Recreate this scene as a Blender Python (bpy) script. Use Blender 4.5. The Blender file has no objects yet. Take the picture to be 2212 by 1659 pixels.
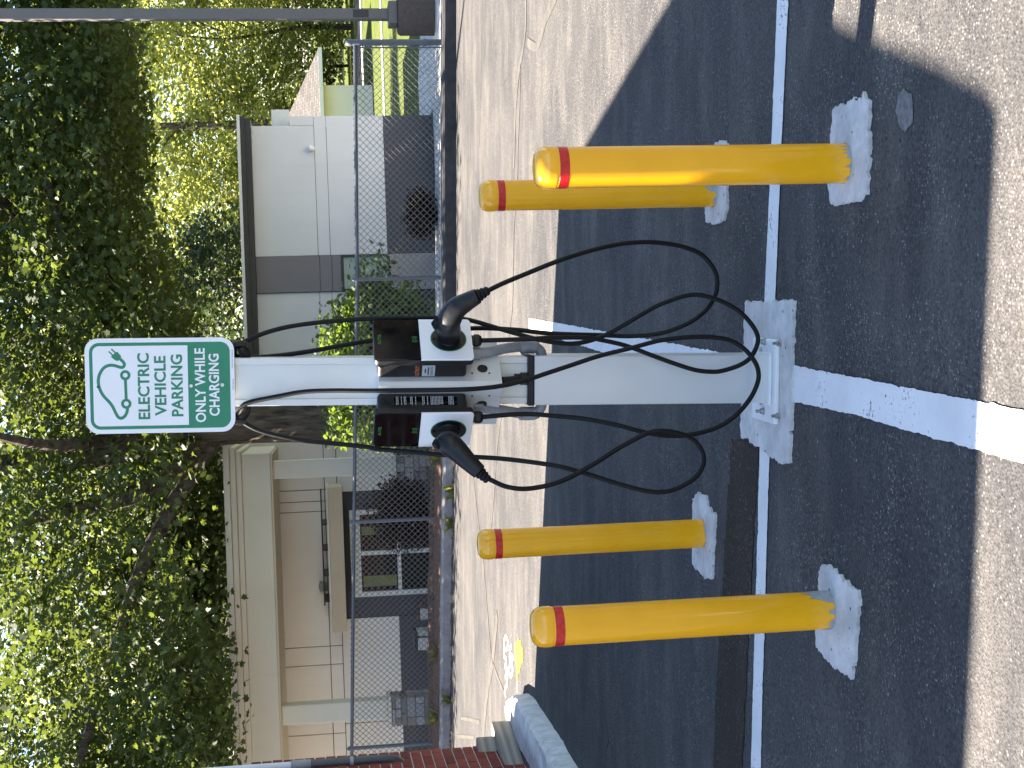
import bpy, bmesh, math, random
import numpy as np
from mathutils import Vector, Matrix

random.seed(7); rng = np.random.default_rng(11)
scene = bpy.context.scene
C = scene.collection

# ------------------------------------------------------------------ camera
TH, RO, CAMH = math.radians(7.79), math.radians(2.08), 1.5163
F_PX, U0, V0 = 3067.0, 829.5, 1106.0            # in pixels of the photo scaled to 2212 x 1659
FW = Vector((0, math.cos(TH), -math.sin(TH)))
R0 = Vector((1, 0, 0)); D0 = FW.cross(R0)
RT = math.cos(RO) * R0 + math.sin(RO) * D0       # upright-right
DN = -math.sin(RO) * R0 + math.cos(RO) * D0      # upright-down
cam_d = bpy.data.cameras.new('camera'); cam = bpy.data.objects.new('camera', cam_d); C.objects.link(cam)
cam_d.sensor_fit = 'HORIZONTAL'; cam_d.sensor_width = 36.0; cam_d.lens = F_PX / 2212 * 36.0
cam_d.clip_start = 0.05; cam_d.clip_end = 2000
# the phone was held on its side: world up points to the left of the frame
cam.matrix_world = Matrix(((DN.x, RT.x, -FW.x, 0), (DN.y, RT.y, -FW.y, 0), (DN.z, RT.z, -FW.z, CAMH), (0, 0, 0, 1)))
scene.camera = cam

# ------------------------------------------------------------------ light
SUN_EL, SUN_AZ = math.radians(50), math.radians(22)
to_sun = Vector((-math.cos(SUN_AZ) * math.cos(SUN_EL), math.sin(SUN_AZ) * math.cos(SUN_EL), math.sin(SUN_EL)))
world = bpy.data.worlds.new('World'); scene.world = world; world.use_nodes = True
wn = world.node_tree
sky = wn.nodes.new('ShaderNodeTexSky'); sky.sky_type = 'NISHITA'; sky.sun_disc = False
sky.sun_elevation = SUN_EL; sky.sun_rotation = math.atan2(to_sun.x, to_sun.y)
sky.air_density = 1.0; sky.dust_density = 0.6; sky.ozone_density = 1.2
bg = wn.nodes['Background']; bg.inputs['Strength'].default_value = 0.055
wn.links.new(sky.outputs[0], bg.inputs[0])
sun_d = bpy.data.lights.new('sun', 'SUN'); sun_d.energy = 5.0; sun_d.angle = math.radians(0.5); sun_d.color = (1.0, 0.87, 0.73)
sun = bpy.data.objects.new('sun', sun_d); C.objects.link(sun)
sun.rotation_euler = (-to_sun).to_track_quat('-Z', 'Y').to_euler(); sun.location = to_sun * 60
scene.view_settings.view_transform = 'Standard'; scene.view_settings.look = 'None'
scene.view_settings.exposure = 2.87; scene.view_settings.gamma = 1.0; scene.view_settings.use_curve_mapping = False
scene.render.engine = 'CYCLES'; scene.cycles.max_bounces = 7; scene.cycles.use_denoising = True

# ------------------------------------------------------------------ pixel -> place
def ray(x, y):
    return FW + RT * ((1659 - y - U0) / F_PX) + DN * ((x - V0) / F_PX)
CAM = Vector((0, 0, CAMH))
GA, GB = -0.0229, -0.0042
def G(X, Y): return GA * X + GB * (Y - 4.7)
def gnd(x, y, dz=0.0):
    d = ray(x, y); t = (-GB * 4.7 - CAMH) / (d.z - GA * d.x - GB * d.y)
    p = CAM + d * t; p.z += dz; return p
def atY(x, y, Y):
    d = ray(x, y); return CAM + d * (Y / d.y)
K = 2212 / 4032.0
def gf(x, y, dz=0.0): return gnd(x * K, y * K, dz)          # full-size photo pixels on the lot

# ------------------------------------------------------------------ node helpers
class NT:
    def __init__(s, name):
        s.m = bpy.data.materials.new(name); s.m.use_nodes = True; s.t = s.m.node_tree
        s.b = s.t.nodes['Principled BSDF']; s.out = s.t.nodes['Material Output']
    def n(s, typ, **kw):
        nd = s.t.nodes.new(typ)
        for k, v in kw.items():
            if k.startswith('i_'):
                key = k[2:]; key = int(key) if key.isdigit() else key.replace('_', ' ')
                s.put(nd.inputs[key], v)
            else: setattr(nd, k, v)
        return nd
    def put(s, sock, v):
        if isinstance(v, bpy.types.NodeSocket): s.t.links.new(v, sock)
        elif isinstance(v, (tuple, list)) and sock.type == 'RGBA' and len(v) == 3: sock.default_value = (*v, 1)
        else: sock.default_value = v
    def pos(s, scale=(1, 1, 1), rot=(0, 0, 0), kind='Object'):
        if kind == 'World': src = s.n('ShaderNodeNewGeometry').outputs['Position']
        else: src = s.n('ShaderNodeTexCoord').outputs[kind]
        mp = s.n('ShaderNodeMapping'); s.put(mp.inputs[0], src); mp.inputs['Scale'].default_value = scale; mp.inputs['Rotation'].default_value = rot
        return mp.outputs[0]
    def noise(s, vec, scale, detail=4, rough=.55):
        nd = s.n('ShaderNodeTexNoise'); s.put(nd.inputs['Vector'], vec); nd.inputs['Scale'].default_value = scale
        nd.inputs['Detail'].default_value = detail; nd.inputs['Roughness'].default_value = rough; return nd.outputs[0]
    def voro(s, vec, scale, feature='F1'):
        nd = s.n('ShaderNodeTexVoronoi'); nd.feature = feature; s.put(nd.inputs['Vector'], vec); nd.inputs['Scale'].default_value = scale; return nd
    def rng(s, v, a, b, c=0., d=1.):
        nd = s.n('ShaderNodeMapRange'); s.put(nd.inputs[0], v)
        for i, k in enumerate((a, b, c, d)): s.put(nd.inputs[i + 1], k)
        return nd.outputs[0]
    def math(s, op, a, b=0.):
        nd = s.n('ShaderNodeMath', operation=op); s.put(nd.inputs[0], a); s.put(nd.inputs[1], b); return nd.outputs[0]
    def mix(s, f, a, b, mode='MIX'):
        nd = s.n('ShaderNodeMix', data_type='RGBA', blend_type=mode)
        s.put(nd.inputs[0], f); s.put(nd.inputs[6], a); s.put(nd.inputs[7], b); return nd.outputs[2]
    def bump(s, h, strength=.3, dist=.01, prev=None):
        nd = s.n('ShaderNodeBump'); s.put(nd.inputs['Height'], h); nd.inputs['Strength'].default_value = strength; nd.inputs['Distance'].default_value = dist
        if prev is not None: s.put(nd.inputs['Normal'], prev)
        s.put(s.b.inputs['Normal'], nd.outputs[0]); return nd.outputs[0]
    def set(s, col=None, rough=None, metal=None, spec=None):
        if col is not None: s.put(s.b.inputs['Base Color'], col)
        if rough is not None: s.put(s.b.inputs['Roughness'], rough)
        if metal is not None: s.put(s.b.inputs['Metallic'], metal)
        if spec is not None: s.put(s.b.inputs['Specular IOR Level'], spec)
        return s

def plain(name, col, rough=.5, metal=0., var=.12, vs=6., bump=0., bs=120., spec=.5, dirt=0., coat=0.):
    t = NT(name); v = t.pos()
    a = tuple(c * (1 - var) for c in col); b = tuple(min(1, c * (1 + var)) for c in col)
    nz = t.noise(v, vs, 5)
    c = t.mix(t.rng(nz, .3, .7), a, b)
    if dirt: c = t.mix(t.rng(t.noise(v, vs * 2.7, 7, .7), .56, .72, 0, dirt), c, tuple(x * .35 + .02 for x in col))
    t.set(c, t.rng(t.noise(v, vs * 5, 3), .3, .7, max(0.02, rough - .07), min(1, rough + .07)), metal, spec)
    if coat: t.b.inputs['Coat Weight'].default_value = coat; t.b.inputs['Coat Roughness'].default_value = .08
    if bump: t.bump(t.noise(v, bs, 3), bump, .004)
    return t.m

M = {}
def asphalt(name, dark, mid, stone, dens=0.80, rot=math.radians(7.6), spk=120.):
    t = NT(name); w = t.pos((1, 1, 1), (0, 0, rot), 'World')
    streak = t.pos((.8, 2.2, 1), (0, 0, rot), 'World')
    big = t.noise(w, .6, 5); st = t.noise(streak, 1.7, 9, .74); med = t.noise(w, 3.2, 7, .66); fine = t.noise(w, 95, 4, .65)
    f = t.math('ADD', t.math('MULTIPLY', t.rng(big, .38, .66), .40), t.math('MULTIPLY', t.rng(st, .46, .72), .72))
    base = t.mix(f, dark, mid)
    base = t.mix(t.rng(fine, .30, .70), t.mix(.62, base, (0, 0, 0)), t.mix(.12, base, stone))
    vo = t.voro(w, spk); sep = t.n('ShaderNodeSeparateColor'); t.put(sep.inputs[0], vo.outputs['Color'])
    thr = t.rng(med, .40, .66, dens + .19, dens - .34)
    on = t.math('MULTIPLY', t.rng(t.math('SUBTRACT', sep.outputs[0], thr), 0, .16), t.rng(vo.outputs['Distance'], .18, .55, 1, 0))
    base = t.mix(t.math('MULTIPLY', on, t.rng(sep.outputs[1], 0, 1, .25, .85)), base, stone)
    v2 = t.voro(w, 46.); s2_ = t.n('ShaderNodeSeparateColor'); t.put(s2_.inputs[0], v2.outputs['Color'])
    base = t.mix(t.math('MULTIPLY', t.math('GREATER_THAN', s2_.outputs[0], .975), t.rng(v2.outputs['Distance'], .10, .22, .7, 0)), base, tuple(x * 1.4 for x in stone))
    pit = t.voro(w, 21.); sp = t.n('ShaderNodeSeparateColor'); t.put(sp.inputs[0], pit.outputs['Color'])
    base = t.mix(t.math('MULTIPLY', t.math('GREATER_THAN', sp.outputs[1], .95), t.rng(pit.outputs['Distance'], .08, .15, .9, 0)), base, (.008, .008, .009))
    cr = t.voro(t.mix(.22, w, t.n('ShaderNodeTexNoise', i_Vector=w, i_Scale=2.5).outputs[1], 'ADD'), .75, 'DISTANCE_TO_EDGE')
    crk = t.math('MULTIPLY', t.rng(cr.outputs['Distance'], .002, .007, .8, 0), t.rng(t.noise(w, .5, 2), .60, .66))
    base = t.mix(crk, base, (.015, .015, .016))
    t.set(base, t.rng(med, .3, .7, .8, .95), 0, .25)
    hgt = t.math('ADD', t.rng(vo.outputs['Distance'], 0, .6, 1, 0), t.math('MULTIPLY', fine, 1.4))
    t.bump(hgt, .55, .004)
    return t.m
M['asphalt'] = asphalt('asphalt_worn', (.034, .036, .042), (.135, .128, .117), (.28, .265, .245))
M['trench'] = asphalt('asphalt_coarse_brown', (.022, .018, .015), (.048, .038, .030), (.20, .15, .11), .74, 0, 100.)
M['tar'] = plain('crack_sealant', (.088, .082, .074), .5, var=.25, vs=9, bump=.2)
M['asphalt_dark'] = plain('asphalt_curb', (.035, .035, .038), .9, var=.3, vs=12, bump=.5, bs=90)

def concrete(name, col, sc=1., pits=True, stain=.5, bs=40):
    t = NT(name); w = t.pos(kind='World')
    c = t.mix(t.rng(t.noise(w, 9 * sc, 8, .72), .32, .66), tuple(x * .60 for x in col), col)
    c = t.mix(t.rng(t.noise(w, 1.6 * sc, 5), .5, .75, 0, stain), c, tuple(x * .55 for x in col))
    if pits:
        p = t.voro(w, 34 * sc); s = t.n('ShaderNodeSeparateColor'); t.put(s.inputs[0], p.outputs['Color'])
        c = t.mix(t.math('MULTIPLY', t.math('GREATER_THAN', s.outputs[0], .86), t.rng(p.outputs['Distance'], .12, .22, 1, 0)), c, (.05, .05, .05))
    t.set(c, .85, 0, .3); t.bump(t.noise(w, bs * sc, 6, .7), .45, .006); return t.m
M['concrete'] = concrete('concrete_patch', (.64, .63, .61))
M['concrete_white'] = concrete('concrete_white_paint', (.66, .65, .63), 1., True, .35)
M['walk'] = concrete('concrete_sidewalk', (.60, .575, .54), .6, False, .3)
M['pole_base'] = concrete('concrete_weathered', (.11, .085, .068), 2.2, True, .8)
M['kerb'] = concrete('concrete_kerb', (.30, .29, .28), 1.2, True, .6)

def paint_mat(name, col, wear=.55):
    t = NT(name); w = t.pos(kind='World')
    n1 = t.noise(w, 75, 4, .7); n2 = t.noise(w, 6, 4)
    f = t.rng(t.math('ADD', t.math('MULTIPLY', n1, .75), t.math('MULTIPLY', n2, .45)), wear + .12, wear + .19)
    c = t.mix(f, t.mix(t.rng(n2, .3, .7), tuple(x * .86 for x in col), col), (.06, .06, .06))
    t.set(c, .7, 0, .35); t.bump(t.noise(w, 140, 4), .35, .003); return t.m
M['stripe'] = paint_mat('white_road_paint', (.72, .72, .71), .58)
M['spray_white'] = paint_mat('white_spray_paint', (.80, .80, .78), .60)
M['spray_yellow'] = paint_mat('yellow_spray_paint', (.80, .55, .02), .55)

def yellow_paint():
    t = NT('yellow_gloss_paint'); v = t.pos()
    c = t.mix(t.rng(t.noise(v, 7, 5), .3, .7), (.84, .385, .006), (.92, .425, .010))
    g = t.n('ShaderNodeSeparateXYZ'); t.put(g.inputs[0], v)
    low = t.math('MULTIPLY', t.rng(g.outputs[2], .0, .16, 1, 0), t.rng(t.noise(v, 30, 6, .7), .45, .7))
    c = t.mix(t.math('MULTIPLY', low, .3), c, (.30, .19, .06))
    sc = t.noise(t.pos((60, 60, 3)), 2, 4, .7)
    c = t.mix(t.rng(sc, .72, .80, 0, .2), c, (.42, .22, .04))
    t.set(c, t.rng(t.noise(v, 12, 4), .3, .7, .15, .24), 0, .5)
    t.b.inputs['Coat Weight'].default_value = .25; t.b.inputs['Coat Roughness'].default_value = .12
    t.bump(t.noise(v, 35, 3), .05, .004); return t.m
M['yellow'] = yellow_paint()
M['red_tape'] = plain('red_reflective_tape', (.50, .008, .012), .28, var=.25, vs=60, bump=.15, bs=400)
M['galv'] = plain('bare_galvanised', (.30, .32, .33), .5, .2, var=.2, vs=40)
M['alu'] = plain('silver_powder_coat', (.60, .61, .62), .38, .25, var=.04, vs=3, bump=.03, bs=700)
M['alu_dark'] = plain('anodised_silver', (.46, .46, .46), .33, .6, var=.05, vs=4)
M['white_plate'] = plain('white_painted_plate', (.68, .69, .70), .45, var=.06, vs=9, dirt=.15)
M['sign_white'] = plain('sign_white_sheeting', (.78, .78, .80), .45, var=.03, vs=10, bump=.03, bs=300)
M['sign_green'] = plain('sign_green_film', (.012, .20, .105), .42, var=.06, vs=12)
M['sign_alu'] = plain('sign_aluminium_edge', (.62, .62, .62), .35, .7, var=.05)
M['black_plastic'] = plain('black_plastic', (.0075, .0078, .0085), .42, spec=.35, var=.2, vs=20, bump=.05, bs=500)
M['black_rubber'] = plain('black_cable_rubber', (.0045, .0045, .005), .55, spec=.22, var=.3, vs=60, bump=.08, bs=200)
M['screen'] = plain('black_glass_screen', (.003, .003, .0035), .03, var=.05, spec=.35)
M['faceplate'] = plain('white_faceplate', (.78, .78, .80), .42, var=.02)
M['green_ring'] = plain('green_ring', (.015, .16, .06), .4, var=.05)
M['green_print'] = plain('green_print', (.03, .26, .06), .4, var=.05)
M['orange_print'] = plain('orange_print', (.62, .16, .05), .5, var=.1)
M['grey_label'] = plain('silver_label', (.42, .46, .50), .4, .1, var=.05)
M['print_grey'] = plain('pale_print', (.45, .46, .47), .6, var=.1)
M['print_dark'] = plain('dark_print', (.05, .05, .05), .6, var=.1)
M['conduit'] = plain('grey_conduit', (.24, .245, .26), .45, var=.12, vs=12)
M['bolt'] = plain('zinc_bolt', (.45, .45, .44), .3, .9, var=.1)

def stucco(name, col, var=.08, bump=.25, bs=70):
    t = NT(name); w = t.pos()
    c = t.mix(t.rng(t.noise(w, 1.1, 5), .3, .7), tuple(x * (1 - var) for x in col), col)
    st = t.noise(t.pos((3, 3, .35)), 2, 5, .6)
    c = t.mix(t.rng(st, .55, .8, 0, .16), c, tuple(x * .6 for x in col))
    c = t.mix(t.rng(t.noise(w, 90, 2), .3, .7, 0, .12), c, tuple(x * .7 for x in col))
    t.set(c, .9, 0, .25); t.bump(t.noise(w, bs, 3), bump, .01); return t.m
M['stucco_white'] = stucco('stucco_white', (.84, .80, .785))
M['stucco_cool'] = stucco('stucco_cool_white', (.72, .735, .77))
M['stucco_grey'] = stucco('stucco_grey', (.225, .215, .235))
M['stucco_charcoal'] = stucco('stucco_charcoal', (.085, .085, .10))
M['stucco_cream'] = stucco('stucco_cream', (.74, .70, .59))
M['stucco_tan'] = stucco('stucco_tan', (.66, .55, .41))
M['trim_dark'] = plain('dark_bronze_metal', (.028, .027, .028), .35, .2, var=.1)
M['trim_white'] = plain('white_trim', (.74, .74, .73), .5, var=.05)
M['cap_white'] = plain('cream_coping', (.70, .68, .62), .6, var=.05)
def glass(name, col, rough=.06):
    t = NT(name); t.set(col, rough, 0, .4); t.bump(t.noise(t.pos(), 1.3, 2), .03, .02); return t.m
M['glass'] = glass('window_glass_dark', (.016, .02, .016))
M['glass_pale'] = glass('window_glass_pale_blind', (.30, .40, .38), .15)
M['blind'] = plain('interior_blind', (.20, .22, .08), .8, var=.2)

def shingle():
    t = NT('asphalt_shingle'); v = t.pos(kind='UV')
    br = t.n('ShaderNodeTexBrick'); t.put(br.inputs['Vector'], v)
    br.inputs['Scale'].default_value = 1.; br.inputs['Brick Width'].default_value = .30; br.inputs['Row Height'].default_value = .14; br.inputs['Mortar Size'].default_value = .012
    t.put(br.inputs['Color1'], (.15, .142, .132)); t.put(br.inputs['Color2'], (.095, .089, .082)); t.put(br.inputs['Mortar'], (.05, .047, .044))
    t.set(br.outputs[0], .95, 0, .2); t.bump(br.outputs['Fac'], -.6, .02); return t.m
M['shingle'] = shingle()
def brickwall():
    t = NT('brick_texture'); v = t.pos(kind='UV')
    br = t.n('ShaderNodeTexBrick'); t.put(br.inputs['Vector'], v); br.inputs['Scale'].default_value = 1.
    br.inputs['Brick Width'].default_value = .213; br.inputs['Row Height'].default_value = .0766; br.inputs['Mortar Size'].default_value = .006
    t.put(br.inputs['Color1'], (.20, .045, .030)); t.put(br.inputs['Color2'], (.14, .030, .022)); t.put(br.inputs['Mortar'], (.42, .39, .37))
    t.set(br.outputs[0], .9, 0, .2); t.bump(br.outputs['Fac'], -.5, .01); return t.m
M['brick_tex'] = brickwall()
def isl(name, cols, rough=.9, bump=.4, bs=60):
    t = NT(name); g = t.n('ShaderNodeObjectInfo'); v = t.pos()
    r = t.n('ShaderNodeValToRGB'); t.put(r.inputs[0], g.outputs['Random'])
    r.color_ramp.interpolation = 'CONSTANT'
    while len(r.color_ramp.elements) < len(cols): r.color_ramp.elements.new(.5)
    for i, c in enumerate(cols): e = r.color_ramp.elements[i]; e.position = i / len(cols); e.color = (*c, 1)
    c = t.mix(t.rng(t.noise(v, 22, 6, .7), .3, .75), r.outputs[0], t.mix(.5, r.outputs[0], (.02, .015, .015)))
    t.set(c, rough, 0, .25); t.bump(t.noise(v, bs, 5), bump, .008); return t.m
M['brick'] = isl('red_brick', [(.22, .045, .030), (.17, .034, .024), (.25, .058, .036), (.14, .028, .022)])
M['mortar'] = plain('pale_mortar', (.46, .43, .41), .95, var=.15, vs=30, bump=.4)
M['stone'] = isl('cut_stone', [(.40, .385, .375), (.27, .25, .24), (.16, .155, .16), (.47, .45, .43), (.33, .28, .24)], .9, .6, 24)
M['stone_joint'] = plain('stone_joint', (.12, .115, .11), .95, var=.2, vs=20)

def timber_mat():
    t = NT('weathered_timber'); v = t.pos((1, .12, 1)); n = t.noise(v, 14, 4)
    wv = t.n('ShaderNodeTexWave', wave_type='RINGS', rings_direction='Y'); t.put(wv.inputs['Vector'], t.pos((1, .10, 1)))
    wv.inputs['Scale'].default_value = 5; wv.inputs['Distortion'].default_value = 7; wv.inputs['Detail'].default_value = 3
    c = t.mix(t.math('MULTIPLY', wv.outputs[1], .6), (.17, .15, .13), (.36, .325, .285)); c = t.mix(t.rng(n, .5, .75, 0, .6), c, (.20, .19, .15))
    t.set(c, .9, 0, .2); t.bump(wv.outputs[1], .25, .004); return t.m
M['timber'] = timber_mat()
def bark(name, c1, c2):
    t = NT(name); v = t.pos((9, 9, 1.6)); n = t.noise(v, 1.4, 8, .7)
    c = t.mix(t.rng(n, .36, .66), c1, c2); t.set(c, .95, 0, .15); t.bump(n, .9, .06); return t.m
M['bark'] = bark('bark_grey_brown', (.030, .024, .019), (.16, .135, .11))
M['bark_dark'] = bark('bark_dark', (.02, .017, .014), (.08, .066, .052))
def leaf(name, c1, c2, trans=.45, tcol=None):
    t = NT(name); g = t.n('ShaderNodeNewGeometry'); rnd = g.outputs['Random Per Island']
    c = t.mix(rnd, c1, c2); c = t.mix(t.rng(t.noise(t.pos(), .8, 2), .35, .65, 0, .4), c, tuple(.55 * x for x in c1))
    t.set(c, .55, 0, .35)
    tr = t.n('ShaderNodeBsdfTranslucent'); tc = tcol or tuple(min(1, x * k) for x, k in zip(c2, (1.7, 1.8, .9)))
    t.put(tr.inputs[0], t.mix(rnd, tc, tuple(x * .7 for x in tc)))
    mx = t.n('ShaderNodeMixShader'); mx.inputs[0].default_value = trans
    t.put(mx.inputs[1], t.b.outputs[0]); t.put(mx.inputs[2], tr.outputs[0]); t.put(t.out.inputs[0], mx.outputs[0]); return t.m
M['leaf_maple'] = leaf('maple_leaf', (.040, .067, .023), (.078, .109, .035), .36, (.18, .24, .035))
M['leaf_light'] = leaf('light_leaf', (.14, .17, .045), (.23, .245, .08), .55, (.58, .62, .16))
M['leaf_mid'] = leaf('mid_leaf', (.095, .125, .035), (.17, .195, .06), .54, (.44, .49, .11))
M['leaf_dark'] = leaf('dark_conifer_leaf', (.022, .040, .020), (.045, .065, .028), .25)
M['leaf_bush'] = leaf('bush_leaf', (.070, .115, .027), (.14, .195, .045), .42)
M['leaf_red'] = leaf('dark_red_leaf', (.016, .012, .008), (.040, .020, .013), .25, (.10, .045, .025))
M['leaf_weed'] = leaf('weed_leaf', (.10, .12, .03), (.22, .22, .07), .4)
M['twig'] = plain('twig_brown', (.11, .08, .055), .9, var=.2)
def grassm():
    t = NT('lawn_grass'); w = t.pos(kind='World')
    c = t.mix(t.rng(t.noise(w, 3, 6, .7), .3, .7), (.055, .078, .020), (.125, .145, .038)); c = t.mix(t.rng(t.noise(w, 60, 3), .4, .7, 0, .5), c, (.03, .05, .012))
    t.set(c, .95, 0, .1); t.bump(t.noise(w, 30, 5), .8, .05); return t.m
M['grass'] = grassm()
M['mulch'] = plain('brown_mulch', (.13, .075, .05), .95, var=.5, vs=30, bump=.9, bs=45)
M['fence'] = plain('grey_fence_metal', (.085, .10, .125), .45, .3, var=.12, vs=9)
M['wire'] = plain('chain_link_wire', (.15, .155, .16), .5, .4, var=.1)
M['pole_paint'] = plain('bronze_pole_paint', (.125, .118, .112), .5, .0, var=.08, vs=2)
M['pot_dark'] = plain('dark_planter', (.03, .03, .035), .6, var=.2)
M['pot_white'] = plain('white_planter', (.62, .60, .57), .6, var=.08)
M['flower'] = isl('flower_petals', [(.6, .05, .12), (.65, .18, .05), (.4, .08, .35)])
M['pvc'] = plain('white_pipe', (.62, .64, .67), .4, var=.05)
M['pipe_dark'] = plain('dark_pipe', (.05, .055, .065), .45, var=.15)

# ------------------------------------------------------------------ mesh helpers
class MB:
    def __init__(s): s.v = []; s.f = []; s.uv = {}
    def add(s, vs, fs):
        o = len(s.v); s.v += [Vector(v) for v in vs]; s.f += [tuple(i + o for i in f) for f in fs]; return s
    def box(s, a, b):
        x0, y0, z0 = a; x1, y1, z1 = b
        return s.add([(x0, y0, z0), (x1, y0, z0), (x1, y1, z0), (x0, y1, z0), (x0, y0, z1), (x1, y0, z1), (x1, y1, z1), (x0, y1, z1)],
                     [(0, 3, 2, 1), (4, 5, 6, 7), (0, 1, 5, 4), (1, 2, 6, 5), (2, 3, 7, 6), (3, 0, 4, 7)])
    def rings(s, rings, cap0=True, cap1=True):
        n = len(rings[0]); o = len(s.v)
        for r in rings: s.v += [Vector(p) for p in r]
        for i in range(len(rings) - 1):
            for j in range(n):
                k = (j + 1) % n; s.f.append((o + i * n + j, o + i * n + k, o + (i + 1) * n + k, o + (i + 1) * n + j))
        if cap0: s.f.append(tuple(o + j for j in reversed(range(n))))
        if cap1: s.f.append(tuple(o + (len(rings) - 1) * n + j for j in range(n)))
        return s
    def lathe(s, prof, n=24, c=(0, 0, 0)):
        cx, cy, cz = c
        return s.rings([[(cx + r * math.cos(2 * math.pi * j / n), cy + r * math.sin(2 * math.pi * j / n), cz + z) for j in range(n)] for r, z in prof])
    def prism(s, poly, z0, z1):
        return s.rings([[(x, y, z0) for x, y in poly], [(x, y, z1) for x, y in poly]])
    def tube(s, pts, rad, n=10, closed_caps=True, sq=False):
        pts = [Vector(p) for p in pts]; m = len(pts)
        rads = rad if isinstance(rad, (list, tuple)) else [rad] * m
        T = [(pts[min(i + 1, m - 1)] - pts[max(i - 1, 0)]).normalized() for i in range(m)]
        a = T[0].orthogonal().normalized(); rr = []
        for i in range(m):
            a = (a - T[i] * a.dot(T[i])).normalized(); b = T[i].cross(a)
            rr.append([pts[i] + (a * math.cos(2 * math.pi * j / n) + b * math.sin(2 * math.pi * j / n)) * rads[i] for j in range(n)])
        return s.rings(rr, closed_caps, closed_caps)
    def xf(s, mat):
        s.v = [mat @ v for v in s.v]; return s

def worldloc(p):
    return p.matrix_world.translation if p is not None else Vector()
def link(o, name, m, parent):
    o.data.materials.append(M[m] if isinstance(m, str) else m); C.objects.link(o)
    if parent is not None: o.parent = parent
    return o
def obj(name, mb, m, parent=None, local=True, smooth=False, bevel=0.):
    """one mesh object; local=False means the coordinates are world ones and are moved into the parent's frame"""
    if not local and parent is not None:
        inv = wmat(parent).inverted(); vs = [inv @ v for v in mb.v]
    else: vs = mb.v
    me = bpy.data.meshes.new(name); me.from_pydata([tuple(v) for v in vs], [], mb.f); me.update()
    if smooth:
        me.polygons.foreach_set('use_smooth', [True] * len(me.polygons))
    o = link(bpy.data.objects.new(name, me), name, m, parent)
    if bevel:
        md = o.modifiers.new('bevel', 'BEVEL'); md.width = bevel; md.segments = 2; md.limit_method = 'ANGLE'; md.angle_limit = math.radians(40)
    if smooth:
        try: me.set_sharp_from_angle(angle=math.radians(42))
        except Exception: pass
    return o
_wm = {}
def wmat(o):
    if o is None: return Matrix.Identity(4)
    return wmat(o.parent) @ o.matrix_basis
def tag(o, label, cat, group=None):
    o['label'] = label; o['category'] = cat
    if group: o['group'] = group
    return o
def thing(name, label, cat, loc=(0, 0, 0), group=None, mat=None):
    o = bpy.data.objects.new(name, None); o.empty_display_size = .1; C.objects.link(o)
    if mat is not None: o.matrix_basis = mat
    else: o.location = loc
    return tag(o, label, cat, group)
def struct(o): o['kind'] = 'structure'; return o

def rough_poly(pts, amp, step=.012, seed=0, big=.0):
    """subdivide the outline and make its edge ragged"""
    r = random.Random(seed); out = []
    n = len(pts)
    for i in range(n):
        a, b = Vector(pts[i]), Vector(pts[(i + 1) % n]); L = (b - a).length; k = max(1, int(L / step))
        nn = Vector((-(b - a).y, (b - a).x)).normalized() if L > 1e-6 else Vector((0, 0))
        w = 0.
        for j in range(k):
            w = w * .45 + r.gauss(0, amp) + (r.gauss(0, amp * 2.2) if r.random() < .05 else 0)
            p = a.lerp(b, j / k); out.append(p + nn * w)
    return out
def sheet(name, outline, dz, m, parent=None, th=.0, seed=0, amp=.004, step=.014):
    """flat sheet laid on the lot; outline = list of (X,Y)"""
    o2 = rough_poly(outline, amp, step, seed) if amp else [Vector(p) for p in outline]
    mb = MB(); n = len(o2)
    top = [(p.x, p.y, G(p.x, p.y) + dz) for p in o2]
    if th: mb.rings([[(x, y, z - th) for x, y, z in top], top])
    else: mb.add(top, [tuple(range(n))])
    # keep the face pointing up
    ar = sum(o2[i].x * o2[(i + 1) % n].y - o2[(i + 1) % n].x * o2[i].y for i in range(n))
    if ar < 0: mb.f = [tuple(reversed(f)) for f in mb.f]
    ob = obj(name, mb, m, parent); return ob
def ribbon(pts, w):
    """closed outline of a stroke of width w (or list) along 2D pts"""
    pts = [Vector(p[:2]) for p in pts]; n = len(pts); L, R = [], []
    ws = w if isinstance(w, (list, tuple)) else [w] * n
    for i in range(n):
        t = (pts[min(i + 1, n - 1)] - pts[max(i - 1, 0)]).normalized(); nn = Vector((-t.y, t.x)) * ws[i] / 2
        L.append(pts[i] + nn); R.append(pts[i] - nn)
    return R + L[::-1]
def strip_mb(pts, w, zf):
    """quad strip of a stroke; zf(x,y) gives height"""
    o = ribbon(pts, w); n = len(pts); mb = MB(); R = o[:n]; L = o[n:][::-1]
    mb.v = [Vector((p.x, p.y, zf(p.x, p.y))) for p in R] + [Vector((p.x, p.y, zf(p.x, p.y))) for p in L]
    mb.f = [(i, i + 1, n + i + 1, n + i) for i in range(n - 1)]
    return mb
def catmull(P, k=8):
    P = [Vector(p) for p in P]; out = []
    for i in range(len(P) - 1):
        p0, p1, p2, p3 = P[max(i - 1, 0)], P[i], P[i + 1], P[min(i + 2, len(P) - 1)]
        for j in range(k):
            t = j / k; out.append(.5 * ((2 * p1) + (p2 - p0) * t + (2 * p0 - 5 * p1 + 4 * p2 - p3) * t * t + (3 * p1 - p0 - 3 * p2 + p3) * t ** 3))
    return out + [P[-1]]

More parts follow.
